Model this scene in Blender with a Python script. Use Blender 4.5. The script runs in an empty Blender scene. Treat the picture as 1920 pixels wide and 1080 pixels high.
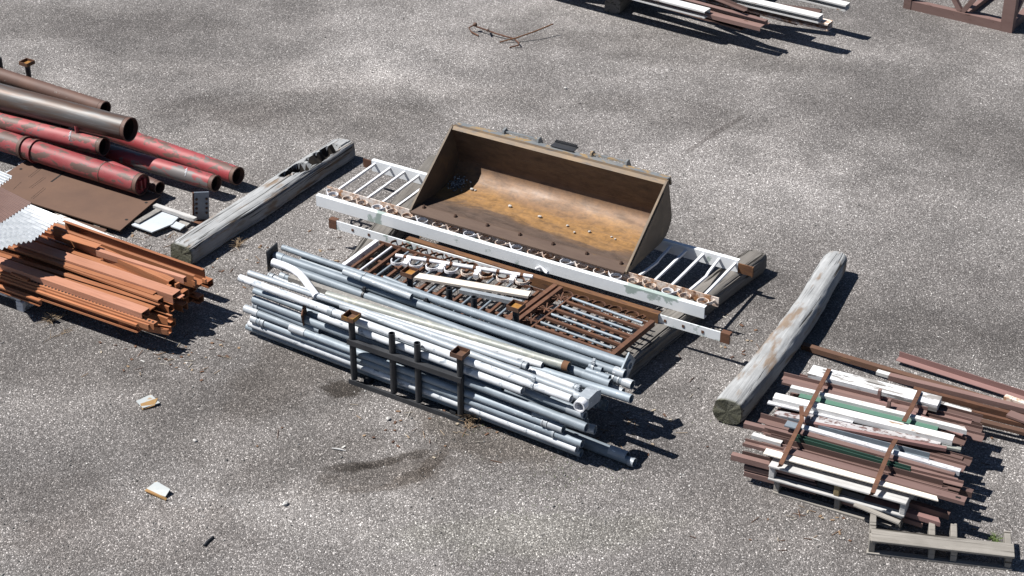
import bpy, bmesh, math, random
from mathutils import Vector, Matrix, noise as mnoise

random.seed(3)
C = bpy.context.scene.collection
PI = math.pi
R = math.radians

# ------------------------------------------------------------------ camera, sky, sun, exposure
CAM_H, PITCH, FPX = 9.0, R(30.5), 3500.0
cd = bpy.data.cameras.new('camera')
cam = bpy.data.objects.new('camera', cd)
C.objects.link(cam)
cam.location = (0, 0, CAM_H)
cam.rotation_euler = (PI / 2 - PITCH, 0, 0)
cd.sensor_width = 36.0
cd.lens = 36.0 * FPX / 1920.0
cd.clip_start, cd.clip_end = 0.1, 2000
bpy.context.scene.camera = cam

LX, LY = 0.69, -0.08                       # a point z metres up throws its shadow z*(LX, LY) away
elev = math.atan(1 / math.hypot(LX, LY))
world = bpy.data.worlds.new('World')
bpy.context.scene.world = world
world.use_nodes = True
wn = world.node_tree.nodes
wl = world.node_tree.links
sky = wn.new('ShaderNodeTexSky')
sky.sky_type = 'NISHITA'
sky.sun_disc = False
sky.sun_elevation = elev
sky.sun_rotation = math.atan2(-LX, -LY) % (2 * PI)
sky.altitude = 1500
sky.air_density = 0.7
sky.dust_density = 0.2
wl.new(sky.outputs[0], wn['Background'].inputs[0])
wn['Background'].inputs[1].default_value = 0.05

sd = bpy.data.lights.new('sun', 'SUN')
sd.energy = 5.0
sd.angle = R(0.5)
sd.color = (1.0, 0.975, 0.94)
sun = bpy.data.objects.new('sun', sd)
C.objects.link(sun)
sun.location = (-10, 0, 20)
sun.rotation_euler = Vector((LX, LY, -1)).to_track_quat('-Z', 'Y').to_euler()

vs = bpy.context.scene.view_settings
vs.view_transform = 'Standard'
vs.look = 'None'
vs.exposure = 0.85
vs.gamma = 1

# ------------------------------------------------------------------ where a thing measured in the photo stands
def P(px, py, z=0.0):
    x, y = (px - 960) / FPX, -(py - 540) / FPX
    d = Vector((x, math.cos(PITCH) + y * math.sin(PITCH), -math.sin(PITCH) + y * math.cos(PITCH)))
    return Vector((0, 0, CAM_H)) + d * ((z - CAM_H) / d.z)

def win(ox, oy, s):
    return lambda x, y: (ox + x / s, oy + y / s)

def dirs(deg):
    u = Vector((math.cos(R(deg)), math.sin(R(deg)), 0))
    return u, Vector((-u.y, u.x, 0))

def frame(A, B, roll=0.0):
    """local X runs A to B, local Z is as upright as it can be"""
    x = (B - A).normalized()
    y = Vector((0, 0, 1)).cross(x).normalized()
    z = x.cross(y)
    M = Matrix((x, y, z)).transposed().to_4x4()
    M.translation = A
    return M @ Matrix.Rotation(roll, 4, 'X')

def at(p, deg=0.0):
    return Matrix.Translation(p) @ Matrix.Rotation(R(deg), 4, 'Z')

# ------------------------------------------------------------------ objects
def tag(o, label=None, cat=None, group=None, kind=None):
    if label: o['label'] = label
    if cat: o['category'] = cat
    if group: o['group'] = group
    if kind: o['kind'] = kind
    elif label and o.parent is None: o['kind'] = 'thing'
    return o

def mesh(name, bm, mat):
    bmesh.ops.recalc_face_normals(bm, faces=bm.faces[:])
    for e in bm.edges:
        if len(e.link_faces) == 2 and e.calc_face_angle(0) > .7:
            e.smooth = False
    me = bpy.data.meshes.new(name)
    bm.to_mesh(me)
    bm.free()
    for m in (mat if isinstance(mat, (list, tuple)) else [mat]):
        me.materials.append(m)
    return me

def solo(name, bm, mat, M, label, cat, group=None):
    o = bpy.data.objects.new(name, mesh(name, bm, mat))
    C.objects.link(o)
    o.matrix_basis = M
    return tag(o, label, cat, group)

def thing(name, M, label, cat, group=None):
    o = bpy.data.objects.new(name, None)
    o.empty_display_size = 0.1
    C.objects.link(o)
    o.matrix_basis = M
    return tag(o, label, cat, group)

def part(name, bm, mat, parent, label=None):
    o = bpy.data.objects.new(name, mesh(name, bm, mat))
    C.objects.link(o)
    o.parent = parent
    if label: o['label'] = label
    return o

# ------------------------------------------------------------------ shapes
def nb():
    return bmesh.new()

def box(bm, x0, x1, y0, y1, z0, z1, M=None, bev=0.0):
    v = [bm.verts.new((x, y, z)) for z in (z0, z1) for y in (y0, y1) for x in (x0, x1)]
    fs = [bm.faces.new([v[i] for i in f]) for f in ((0, 2, 3, 1), (4, 5, 7, 6), (0, 1, 5, 4), (2, 6, 7, 3), (0, 4, 6, 2), (1, 3, 7, 5))]
    if bev:
        es = list({e for f in fs for e in f.edges})
        r = bmesh.ops.bevel(bm, geom=es, offset=bev, segments=1, affect='EDGES')
        v = list({q for f in r['faces'] for q in f.verts} | {q for q in v if q.is_valid})
    if M is not None:
        bmesh.ops.transform(bm, matrix=M, verts=v)
    return bm

def prism(bm, poly, x0, x1, M=None, cuts=1, cut0=0.0, cut1=0.0):
    """polygon of (y,z) pushed along X; cut0/cut1 skew the ends with y"""
    rings = []
    for k in range(cuts + 1):
        t = k / cuts
        rings.append([bm.verts.new((x0 + (x1 - x0) * t + (cut0 * (1 - t) + cut1 * t) * y, y, z)) for y, z in poly])
    n = len(poly)
    for a, b in zip(rings, rings[1:]):
        for i in range(n):
            bm.faces.new((a[i], a[(i + 1) % n], b[(i + 1) % n], b[i]))
    bm.faces.new(rings[0][::-1])
    bm.faces.new(rings[-1])
    if M is not None:
        bmesh.ops.transform(bm, matrix=M, verts=[v for r in rings for v in r])
    return bm

def rect(w, h):
    return [(-w / 2, -h), (w / 2, -h), (w / 2, 0), (-w / 2, 0)]

def ang_down(w, h, t=0.006):               # flat leg on top, second leg hanging from its near edge
    return [(-w / 2, -h), (-w / 2 + t, -h), (-w / 2 + t, -t), (w / 2, -t), (w / 2, 0), (-w / 2, 0)]

def ang_up(w, h, t=0.006):                 # flat leg below, second leg standing on its far edge
    return [(-w / 2, -h), (w / 2, -h), (w / 2, 0), (w / 2 - t, 0), (w / 2 - t, -h + t), (-w / 2, -h + t)]

def chan_down(w, h, t=0.005):
    return [(-w / 2, -h), (-w / 2 + t, -h), (-w / 2 + t, -t), (w / 2 - t, -t), (w / 2 - t, -h), (w / 2, -h), (w / 2, 0), (-w / 2, 0)]

def chan_up(w, h, t=0.005):
    return [(-w / 2, -h), (w / 2, -h), (w / 2, 0), (w / 2 - t, 0), (w / 2 - t, -h + t), (-w / 2 + t, -h + t), (-w / 2 + t, 0), (-w / 2, 0)]

def cee_near(w, h, lip=0.02, t=0.004):     # C lying on its side, mouth towards the near side
    return [(w / 2, -h), (w / 2, 0), (-w / 2, 0), (-w / 2, -lip), (-w / 2 + t, -lip), (-w / 2 + t, -t), (w / 2 - t, -t), (w / 2 - t, -h + t),
            (-w / 2 + t, -h + t), (-w / 2 + t, -h + lip), (-w / 2, -h + lip), (-w / 2, -h)]

def cee_down(w, h, lip=0.02, t=0.004):     # web on top, flanges down with inturned lips
    return [(-w / 2, 0), (-w / 2, -h), (-w / 2 + lip, -h), (-w / 2 + lip, -h + t), (-w / 2 + t, -h + t), (-w / 2 + t, -t), (w / 2 - t, -t), (w / 2 - t, -h + t),
            (w / 2 - lip, -h + t), (w / 2 - lip, -h), (w / 2, -h), (w / 2, 0)]

def cee_up(w, h, lip=0.02, t=0.004):       # web below, flanges up with inturned lips
    return [(y, -h - z) for y, z in cee_down(w, h, lip, t)][::-1]

def zee(w, h, t=0.005):
    return [(-w / 2, 0), (-w / 2, -t), (-t / 2, -t), (-t / 2, -h), (w / 2, -h), (w / 2, -h + t), (t / 2, -h + t), (t / 2, 0)]

def bent(poly_top, bm):
    return bm

def pipe(bm, L, r0, r1=None, wall=0.005, n=24, x0=0.0, M=None, ins=0.35):
    r1 = r0 if r1 is None else r1
    def ring(x, r):
        return [bm.verts.new((x, r * math.cos(2 * PI * i / n), r * math.sin(2 * PI * i / n))) for i in range(n)]
    a, b = ring(x0, r0), ring(x0 + L, r1)
    ai, bi = ring(x0, r0 - wall), ring(x0 + L, r1 - wall)
    for p, q, s in ((a, b, True), (bi, ai, True), (ai, a, False), (b, bi, False)):
        for i in range(n):
            f = bm.faces.new((p[i], p[(i + 1) % n], q[(i + 1) % n], q[i]))
            f.smooth = s
    if M is not None:
        bmesh.ops.transform(bm, matrix=M, verts=a + b + ai + bi)
    return bm

def tube(bm, pts, r, n=8, closed=False, flat=None):
    """rod along points; flat=(w,h) makes it a flat strip standing on edge"""
    pts = [Vector(p) for p in pts]
    N = len(pts)
    rings = []
    for i, p in enumerate(pts):
        if closed:
            t = pts[(i + 1) % N] - pts[i - 1]
        else:
            t = pts[min(i + 1, N - 1)] - pts[max(i - 1, 0)]
        t.normalize()
        up = Vector((0, 0, 1)) if abs(t.z) < 0.95 else Vector((0, 1, 0))
        s = t.cross(up).normalized()
        w = s.cross(t)
        rr = r[i] if isinstance(r, (list, tuple)) else r
        if flat:
            a, b = flat[0] / 2, flat[1] / 2
            rings.append([bm.verts.new(p + s * x + w * y) for x, y in ((-a, -b), (a, -b), (a, b), (-a, b))])
        else:
            rings.append([bm.verts.new(p + s * rr * math.cos(2 * PI * k / n) + w * rr * math.sin(2 * PI * k / n)) for k in range(n)])
    m = len(rings[0])
    for i in range(N if closed else N - 1):
        a, b = rings[i], rings[(i + 1) % N]
        for k in range(m):
            f = bm.faces.new((a[k], a[(k + 1) % m], b[(k + 1) % m], b[k]))
            f.smooth = not flat
    if not closed:
        bm.faces.new(rings[0][::-1])
        bm.faces.new(rings[-1])
    return bm

def arc(cx, cy, r, a0, a1, z=0.0, n=14):
    return [(cx + r * math.cos(R(a0 + (a1 - a0) * i / n)), cy + r * math.sin(R(a0 + (a1 - a0) * i / n)), z) for i in range(n + 1)]

def slab(bm, pts, t, M=None):
    """flat sheet from ordered points, t thick downwards"""
    a = [bm.verts.new(p) for p in pts]
    b = [bm.verts.new(Vector(p) - Vector((0, 0, t))) for p in pts]
    n = len(a)
    bm.faces.new(a)
    bm.faces.new(b[::-1])
    for i in range(n):
        bm.faces.new((a[i], b[i], b[(i + 1) % n], a[(i + 1) % n]))
    if M is not None:
        bmesh.ops.transform(bm, matrix=M, verts=a + b)
    return bm

def knob(bm, c, r, h, n=6):
    c = Vector(c)
    rb = [bm.verts.new(c + Vector((r * math.cos(2 * PI * i / n), r * math.sin(2 * PI * i / n), 0))) for i in range(n)]
    rt = [bm.verts.new(c + Vector((r * .85 * math.cos(2 * PI * i / n), r * .85 * math.sin(2 * PI * i / n), h))) for i in range(n)]
    for i in range(n):
        bm.faces.new((rb[i], rb[(i + 1) % n], rt[(i + 1) % n], rt[i]))
    bm.faces.new(rt)
    bm.faces.new(rb[::-1])
    return bm

# ------------------------------------------------------------------ materials
class NT:
    def __init__(s, name):
        s.m = bpy.data.materials.new(name)
        s.m.use_nodes = True
        s.t = s.m.node_tree
        s.b = s.t.nodes['Principled BSDF']
    def n(s, kind, **kw):
        x = s.t.nodes.new(kind)
        for k, v in kw.items():
            if k.startswith('i_'):
                key = k[2:]
                x.inputs[int(key) if key.isdigit() else key].default_value = v
            else:
                setattr(x, k, v)
        return x
    def l(s, a, b):
        s.t.links.new(a, b)
    def coords(s, scale=(1, 1, 1), rnd=True):
        tc = s.n('ShaderNodeTexCoord')
        mp = s.n('ShaderNodeMapping')
        mp.inputs['Scale'].default_value = scale
        s.l(tc.outputs['Object'], mp.inputs['Vector'])
        if rnd:
            oi = s.n('ShaderNodeObjectInfo')
            mu = s.n('ShaderNodeMath', operation='MULTIPLY', i_1=57.3)
            s.l(oi.outputs['Random'], mu.inputs[0])
            s.l(mu.outputs[0], mp.inputs['Location'])
        return mp.outputs[0]
    def noise(s, v, scale, detail=4.0, rough=0.6, dist=0.0):
        x = s.n('ShaderNodeTexNoise', i_Scale=scale, i_Detail=detail, i_Roughness=rough, i_Distortion=dist)
        s.l(v, x.inputs['Vector'])
        return x.outputs['Fac']
    def ramp(s, f, stops, interp='LINEAR'):
        x = s.n('ShaderNodeValToRGB')
        x.color_ramp.interpolation = interp
        e = x.color_ramp.elements
        while len(e) < len(stops):
            e.new(0.5)
        for el, (p, c) in zip(e, stops):
            el.position = p
            el.color = (c, c, c, 1) if isinstance(c, (int, float)) else (*c, 1)
        s.l(f, x.inputs[0])
        return x.outputs[0]
    def mix(s, f, a, b, mode='MIX'):
        x = s.n('ShaderNodeMix', data_type='RGBA', blend_type=mode)
        for sock, v in ((x.inputs[0], f), (x.inputs[6], a), (x.inputs[7], b)):
            if isinstance(v, (int, float)):
                sock.default_value = v
            elif isinstance(v, tuple):
                sock.default_value = (*v, 1)
            else:
                s.l(v, sock)
        return x.outputs[2]
    def bump(s, h, strength=0.3, dist=0.01):
        x = s.n('ShaderNodeBump', i_Strength=strength, i_Distance=dist)
        s.l(h, x.inputs['Height'])
        s.l(x.outputs[0], s.b.inputs['Normal'])

def surf(name, base, base2, rough=0.6, metal=0.0, scale=6.0, stretch=(1, 1, 1), chip=None, chip_at=0.62, chip_scale=9.0, chip_soft=0.015,
         chip2=None, chip2_at=0.7, streak=None, bump=0.15, spec=0.4, vary=0.12):
    m = NT(name)
    v = m.coords(stretch)
    n1 = m.noise(v, scale, 5, 0.65)
    col = m.mix(m.ramp(n1, [(0.36, 0.0), (0.64, 1.0)]), base, base2)
    if streak:
        vv = m.coords((1.2, 30, 30))
        col = m.mix(m.ramp(m.noise(vv, 2.2, 4, .6), [(0.52, 0.0), (0.7, 0.8)]), col, streak)
    if chip:
        n2 = m.noise(v, chip_scale, 7, 0.62, 0.3)
        col = m.mix(m.ramp(n2, [(chip_at - chip_soft, 0.0), (chip_at + chip_soft, 1.0)]), col, chip)
    if chip2:
        n3 = m.noise(v, chip_scale * 1.7, 6, 0.6, 0.5)
        col = m.mix(m.ramp(n3, [(chip2_at - chip_soft, 0.0), (chip2_at + chip_soft, 1.0)]), col, chip2)
    if vary:
        oi = m.n('ShaderNodeObjectInfo')
        mr = m.n('ShaderNodeMapRange', i_3=1 - vary, i_4=1 + vary)
        m.l(oi.outputs['Random'], mr.inputs[0])
        col = m.mix(1.0, col, mr.outputs[0], 'MULTIPLY')
    m.l(col, m.b.inputs['Base Color'])
    m.b.inputs['Roughness'].default_value = rough
    m.b.inputs['Metallic'].default_value = metal
    m.b.inputs['Specular IOR Level'].default_value = spec
    if bump:
        m.bump(m.noise(v, scale * 5, 4, 0.7), bump, 0.006)
    return m.m

M_GALV = surf('galvanised_steel', (.208, .242, .272), (.160, .189, .215), .55, .08, 9, (1, 2, 2), chip=(.409, .438, .460), chip_at=.66, chip_scale=30, vary=.14)
M_GALVD = surf('dull_galvanised_steel', (.185, .217, .244), (.142, .168, .193), .55, .1, 7, (1, 2, 2), chip=(.340, .367, .394), chip_at=.68, chip_scale=26)
M_GALVB = surf('bright_galvanised_steel', (.285, .31, .332), (.22, .243, .266), .55, .12, 9, (.6, 2, 2), chip=(.558, .574, .590), chip_at=.64, chip_scale=20)
M_GALVO = surf('aged_galvanised_steel', (.238, .247, .228), (.185, .195, .178), .5, .12, 8, (1, 2, 2), chip=(.363, .353, .297), chip_at=.60, chip_scale=10, chip_soft=.06)
M_WPIPE = surf('peeling_white_painted_steel', (.54, .552, .566), (.39, .408, .426), .6, .0, 5, (1, 1.5, 1.5), chip=(.218, .244, .271), chip_at=.60, chip_scale=11)
M_SLEEVE = surf('whitish_coupling_zinc', (.330, .347, .363), (.264, .284, .304), .5, .1, 9, (1, 2, 2), chip=(.264, .277, .297), chip_at=.62, chip_scale=18)
M_CONC = surf('grey_encrusted_steel', (.238, .224, .205), (.178, .168, .155), .8, .0, 22, (1, 1, 1), chip=(.330, .317, .290), chip_at=.6, chip_scale=40)
M_BLACK = surf('black_painted_steel', (.020, .021, .024), (.030, .031, .034), .5, 0, 8, chip=(.066, .059, .056), chip_at=.70, chip_scale=20)
M_CUP = surf('rusty_tray_steel', (.066, .034, .023), (.106, .050, .026), .8, 0, 14, chip=(.238, .119, .023), chip_at=.63, chip_scale=8, chip_soft=.06)
M_CUPO = surf('orange_rust_scale', (.304, .152, .033), (.224, .099, .020), .9, 0, 20)
M_RUST = surf('brown_rusted_steel', (.076, .034, .020), (.119, .054, .029), .85, 0, 7, (.8, 2, 2), chip=(.059, .030, .020), chip_at=.62, chip_scale=16, chip_soft=.05)
M_RUSTO = surf('orange_rusted_steel', (.158, .073, .028), (.102, .048, .024), .85, 0, 6, (.8, 2, 2), chip=(.079, .036, .020), chip_at=.6, chip_scale=12, chip_soft=.05)
M_RUSTP = surf('rust_plate_steel', (.082, .046, .031), (.102, .057, .037), .8, 0, 2.2, chip=(.125, .071, .041), chip_at=.66, chip_scale=1.6, chip_soft=.07, bump=.08)
M_WHITE = surf('chipped_white_rail_paint', (.688, .705, .714), (.636, .658, .671), .5, 0, 3, chip=(.304, .363, .337), chip_at=.575, chip_scale=2.3, chip2=(.132, .056, .030), chip2_at=.70, bump=.06, vary=.03)
M_WRUST = surf('white_paint_bleeding_rust', (.688, .628, .576), (.622, .504, .412), .6, 0, 6, chip=(.343, .165, .073), chip_at=.545, chip_scale=12, chip_soft=.08, chip2=(.132, .056, .030), chip2_at=.60, bump=.1, vary=.04)
M_WPICK = surf('white_picket_paint', (.688, .688, .705), (.581, .581, .606), .5, 0, 5, chip=(.231, .198, .178), chip_at=.70, chip_scale=16, vary=.03)
M_RED = surf('chipped_red_pipe_paint', (.205, .026, .03), (.255, .068, .068), .58, 0, 4, (.516, 1.204, 1.204), chip=(.092, .052, .042), chip_at=.525, chip_scale=8, chip2=(.086, .076, .076), chip2_at=.63, bump=.1)
M_REDW = surf('worn_red_and_bare_pipe', (.235, .028, .032), (.27, .06, .06), .55, .05, 4, (.430, 1.032, 1.032), chip=(.125, .112, .109), chip_at=.50, chip_scale=4.2, chip2=(.086, .046, .036), chip2_at=.62, bump=.1)
M_REDC = surf('red_cap_paint', (.264, .033, .040), (.198, .033, .033), .5, 0, 5, chip=(.106, .053, .040), chip_at=.6)
M_PBROWN = surf('rusty_brown_pipe', (.109, .058, .042), (.083, .046, .035), .65, .05, 6, (.6, 1, 1), chip=(.185, .162, .145), chip_at=.665, chip_scale=14)
M_PGREY = surf('bare_grey_pipe_steel', (.102, .102, .102), (.079, .069, .063), .5, .25, 3, (.215, 1.290, 1.290), chip=(.086, .050, .034), chip_at=.505, chip_scale=5, chip_soft=.08, streak=(.145, .145, .149))
M_ORANGE = surf('terracotta_beam_paint', (.285, .105, .043), (.325, .138, .067), .5, 0, 2.5, (.5, 2, 2), chip=(.125, .050, .030), chip_at=.69, chip_scale=12, bump=.05, vary=.24, streak=(.15, .06, .034))
M_PINK = surf('faded_terracotta_paint', (.395, .195, .13), (.345, .158, .095), .5, 0, 2.5, (.5, 2, 2), chip=(.145, .059, .040), chip_at=.70, chip_scale=12, bump=.05, streak=(.25, .115, .075))
M_BROWN = surf('brown_primer_steel', (.142, .086, .074), (.172, .108, .094), .65, 0, 4, (.5, 2, 2), chip=(.079, .040, .030), chip_at=.66, chip_scale=12, vary=.18)
M_RUSTL = surf('plain_brown_rust', (.109, .056, .034), (.083, .044, .029), .8, 0, 5, (.5, 2, 2), chip=(.145, .079, .040), chip_at=.66, chip_scale=10)
M_SPECK = surf('speckled_white_zinc', (.537, .537, .545), (.368, .368, .382), .6, 0, 9, (.602, 1.290, 1.290), chip=(.238, .224, .224), chip_at=.60, chip_scale=40, chip_soft=.04)
M_BROWND = surf('dark_brown_primer_steel', (.084, .050, .042), (.108, .065, .055), .65, 0, 4, (.5, 2, 2), chip=(.112, .053, .033), chip_at=.68, chip_scale=12)
M_PINKB = surf('pinkish_brown_primer_steel', (.198, .115, .106), (.172, .099, .089), .6, 0, 4, (.5, 2, 2), chip=(.112, .059, .046), chip_at=.7, chip_scale=9)
M_FLAKE = surf('flaking_white_over_brown', (.446, .432, .432), (.317, .297, .297), .65, 0, 8, (.602, 1.290, 1.290), chip=(.125, .073, .065), chip_at=.53, chip_scale=24, chip_soft=.03)
M_WHITEB = surf('white_beam_paint', (.60, .592, .575), (.50, .495, .48), .6, 0, 5, (.5, 2, 2), chip=(.25, .165, .11), chip_at=.64, chip_scale=13, streak=(.36, .345, .325), bump=.05)
M_CREAM = surf('cream_white_beam_paint', (.64, .585, .51), (.60, .545, .475), .5, 0, 4, (.5, 2, 2), chip=(.277, .145, .079), chip_at=.74, chip_scale=10, bump=.05)
M_GREEN = surf('faded_green_paint', (.073, .158, .115), (.086, .178, .132), .6, 0, 4, (.5, 2, 2), chip=(.046, .079, .059), chip_at=.70, chip_scale=9)
M_GREEND = surf('dark_green_paint', (.024, .056, .042), (.036, .078, .058), .5, 0, 4, (.5, 2, 2))
M_SHEETW = surf('grey_white_sheet', (.409, .438, .460), (.337, .364, .388), .5, 0, 2, chip=(.224, .238, .244), chip_at=.72, chip_scale=5, bump=.04)
M_CORR = surf('galvanised_corrugated_steel', (.42, .437, .455), (.29, .308, .326), .42, .2, 5, (.5, 3, 3), chip=(.198, .211, .224), chip_at=.66, chip_scale=20)
M_CORRB = surf('brown_corrugated_steel', (.08, .042, .034), (.10, .054, .043), .7, 0, 4, (.5, 2, 2))
M_BOLT = surf('rusty_bolt_steel', (.066, .040, .030), (.092, .053, .036), .7, .2, 14)
M_STONE = None

def wood(name, c1, c2, crack, rough=.85, moss=None, grain=26.0, paint=None, paint_at=.5, bump=.6, stain=None):
    m = NT(name)
    v = m.coords((1.0, grain, grain))
    v1 = m.coords((1, 1, 1))
    g = m.noise(v, 1.6, 6, .65, .4)
    col = m.mix(m.ramp(g, [(.3, 0.0), (.68, 1.0)]), c1, c2)
    big = m.noise(v1, 3.0, 4, .6)
    col = m.mix(m.ramp(big, [(.38, 0.0), (.66, .6)]), col, tuple(x * .7 for x in c2))
    ck = m.noise(m.coords((.55, grain * .8, grain * .8)), 1.3, 3, .55, .6)
    ckr = m.ramp(ck, [(.335, 1.0), (.40, 0.0)])
    col = m.mix(ckr, col, crack)
    if stain:
        col = m.mix(m.ramp(m.noise(m.coords((.8, 3, 3)), 2.6, 4, .6), [(.55, 0.0), (.66, .8)]), col, stain)
    if paint:
        col = m.mix(m.ramp(m.noise(m.coords((1.2, 6, 6)), 3.0, 6, .65), [(paint_at - .03, 1.0), (paint_at + .03, 0.0)]), col, paint)
    if moss:
        tc = m.n('ShaderNodeTexCoord')
        sx = m.n('ShaderNodeSeparateXYZ')
        m.l(tc.outputs['Object'], sx.inputs[0])
        mf = m.ramp(sx.outputs[0], [(.0, 1.0), (.04, 0.0)])
        col = m.mix(mf, col, moss)
    oi = m.n('ShaderNodeObjectInfo')
    mr = m.n('ShaderNodeMapRange', i_3=.9, i_4=1.1)
    m.l(oi.outputs['Random'], mr.inputs[0])
    col = m.mix(1.0, col, mr.outputs[0], 'MULTIPLY')
    m.l(col, m.b.inputs['Base Color'])
    m.b.inputs['Roughness'].default_value = rough
    m.b.inputs['Specular IOR Level'].default_value = .2
    add = m.n('ShaderNodeMath', operation='MULTIPLY_ADD', i_1=-1.2)
    m.l(ckr, add.inputs[0])
    m.l(g, add.inputs[2])
    m.bump(add.outputs[0], bump, .012)
    return m.m

M_LOG = wood('weathered_grey_timber', (.325, .33, .332), (.225, .228, .228), (.033, .030, .026), stain=(.155, .105, .066), moss=(.079, .078, .056))
M_LOGD = wood('dark_weathered_timber', (.178, .165, .149), (.119, .109, .099), (.026, .023, .020))
M_ROT = surf('rotten_wood_hollow', (.011, .008, .007), (.023, .018, .013), .95, 0, 14)
M_PALLET = wood('grey_pallet_wood', (.284, .264, .238), (.205, .188, .165), (.046, .040, .033), grain=30)
M_PALLETP = wood('pale_pallet_wood', (.47, .462, .45), (.37, .362, .35), (.079, .073, .066), grain=30, bump=.3)
M_PALLETY = wood('yellow_pallet_wood', (.277, .224, .132), (.224, .172, .092), (.079, .059, .033), grain=30)
M_WTIMB = wood('white_painted_timber', (.277, .264, .251), (.218, .205, .191), (.066, .059, .053), paint=(.590, .590, .590), paint_at=.52, bump=.12)

def bucket_steel():
    m = NT('bucket_scoured_rust')
    v = m.coords((1, 1, 1), False)
    tc = m.n('ShaderNodeTexCoord')
    sx = m.n('ShaderNodeSeparateXYZ')
    m.l(tc.outputs['Object'], sx.inputs[0])
    n1 = m.noise(m.coords((.602, 2.064, 2.064), False), 2.2, 6, .62, .5)
    n2 = m.noise(v, 26, 4, .7)
    n3 = m.noise(m.coords((1.2, 5, 5), False), 2.0, 5, .6)
    # brown scoured front strip, ochre rust in the middle of the floor, purplish polished steel on the curve
    dn = m.n('ShaderNodeMath', operation='MULTIPLY_ADD', i_1=.70)
    m.l(n1, dn.inputs[0])
    m.l(sx.outputs[1], dn.inputs[2])
    # slide the ochre band with x as in the photo
    n4 = m.noise(m.coords((1, 2, 2), False), 7, 8, .7, .4)
    xs = m.n('ShaderNodeMath', operation='MULTIPLY_ADD', i_1=.05)
    m.l(sx.outputs[0], xs.inputs[0])
    m.l(dn.outputs[0], xs.inputs[2])
    f = m.ramp(xs.outputs[0], [(.64, 0.0), (.72, .2), (.77, .8), (.90, 1.0)])
    col = m.mix(f, (.075, .050, .037), (.250, .133, .045))
    hf = m.n('ShaderNodeMath', operation='MULTIPLY', i_1=.5)
    m.l(dn.outputs[0], hf.inputs[0])
    fc = m.ramp(hf.outputs[0], [(.48, 0.0), (.56, .55), (.66, .75)])
    col = m.mix(fc, col, (.122, .066, .040))
    wall_shade = m.ramp(sx.outputs[2], [(.10, 0.0), (.24, .75)])  # back wall darkens with height, its shade painted into the colour
    col = m.mix(wall_shade, col, (.075, .048, .030))
    col = m.mix(m.ramp(n3, [(.55, 0.0), (.72, .45)]), col, (.066, .043, .033))
    col = m.mix(m.ramp(n2, [(.3, .35), (.6, 0.0)]), col, (.059, .036, .026))
    col = m.mix(1.0, col, m.ramp(n4, [(.34, .62), (.5, 1.0), (.66, 1.22)]), 'MULTIPLY')
    scr = m.noise(m.coords((1.5, 70, 70), False), 3.0, 3, .6, 1.2)
    col = m.mix(m.ramp(scr, [(.60, 0.0), (.66, .4)]), col, (.20, .15, .11))
    scr2 = m.noise(m.coords((60, 2.5, 2.5), False), 2.0, 3, .6, .8)
    col = m.mix(m.ramp(scr2, [(.62, 0.0), (.70, .35)]), col, (.05, .034, .026))
    m.l(col, m.b.inputs['Base Color'])
    m.l(m.ramp(n3, [(.3, .50), (.7, .72)]), m.b.inputs['Roughness'])
    m.b.inputs['Metallic'].default_value = .08
    m.bump(n2, .12, .004)
    return m.m
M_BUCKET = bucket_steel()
M_BSIDE = surf('shade_darkened_bucket_side', (.068, .051, .037), (.098, .073, .047), .65, .1, 4, chip=(.145, .096, .050), chip_at=.62, chip_scale=5, chip_soft=.08)  # left plate: dirt plus the shade inside the bucket, both in the colour
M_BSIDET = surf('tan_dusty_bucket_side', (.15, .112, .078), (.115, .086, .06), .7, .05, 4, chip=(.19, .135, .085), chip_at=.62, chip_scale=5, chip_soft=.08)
M_BTOP = surf('bucket_top_worn_paint', (.132, .142, .149), (.178, .185, .185), .5, .2, 6, chip=(.277, .185, .086), chip_at=.56, chip_scale=9, chip_soft=.06)
M_BEDGE = surf('bucket_cutting_edge_steel', (.112, .076, .059), (.139, .096, .073), .5, .3, 5, (.5, 2, 2), chip=(.172, .106, .053), chip_at=.68, chip_scale=9, chip_soft=.06)

M_BLIP = surf('bucket_lip_tan_rust', (.152, .102, .056), (.099, .073, .050), .6, .2, 7, (.7, 2, 2), chip=(.066, .056, .050), chip_at=.6, chip_scale=9, chip_soft=.05)

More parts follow.
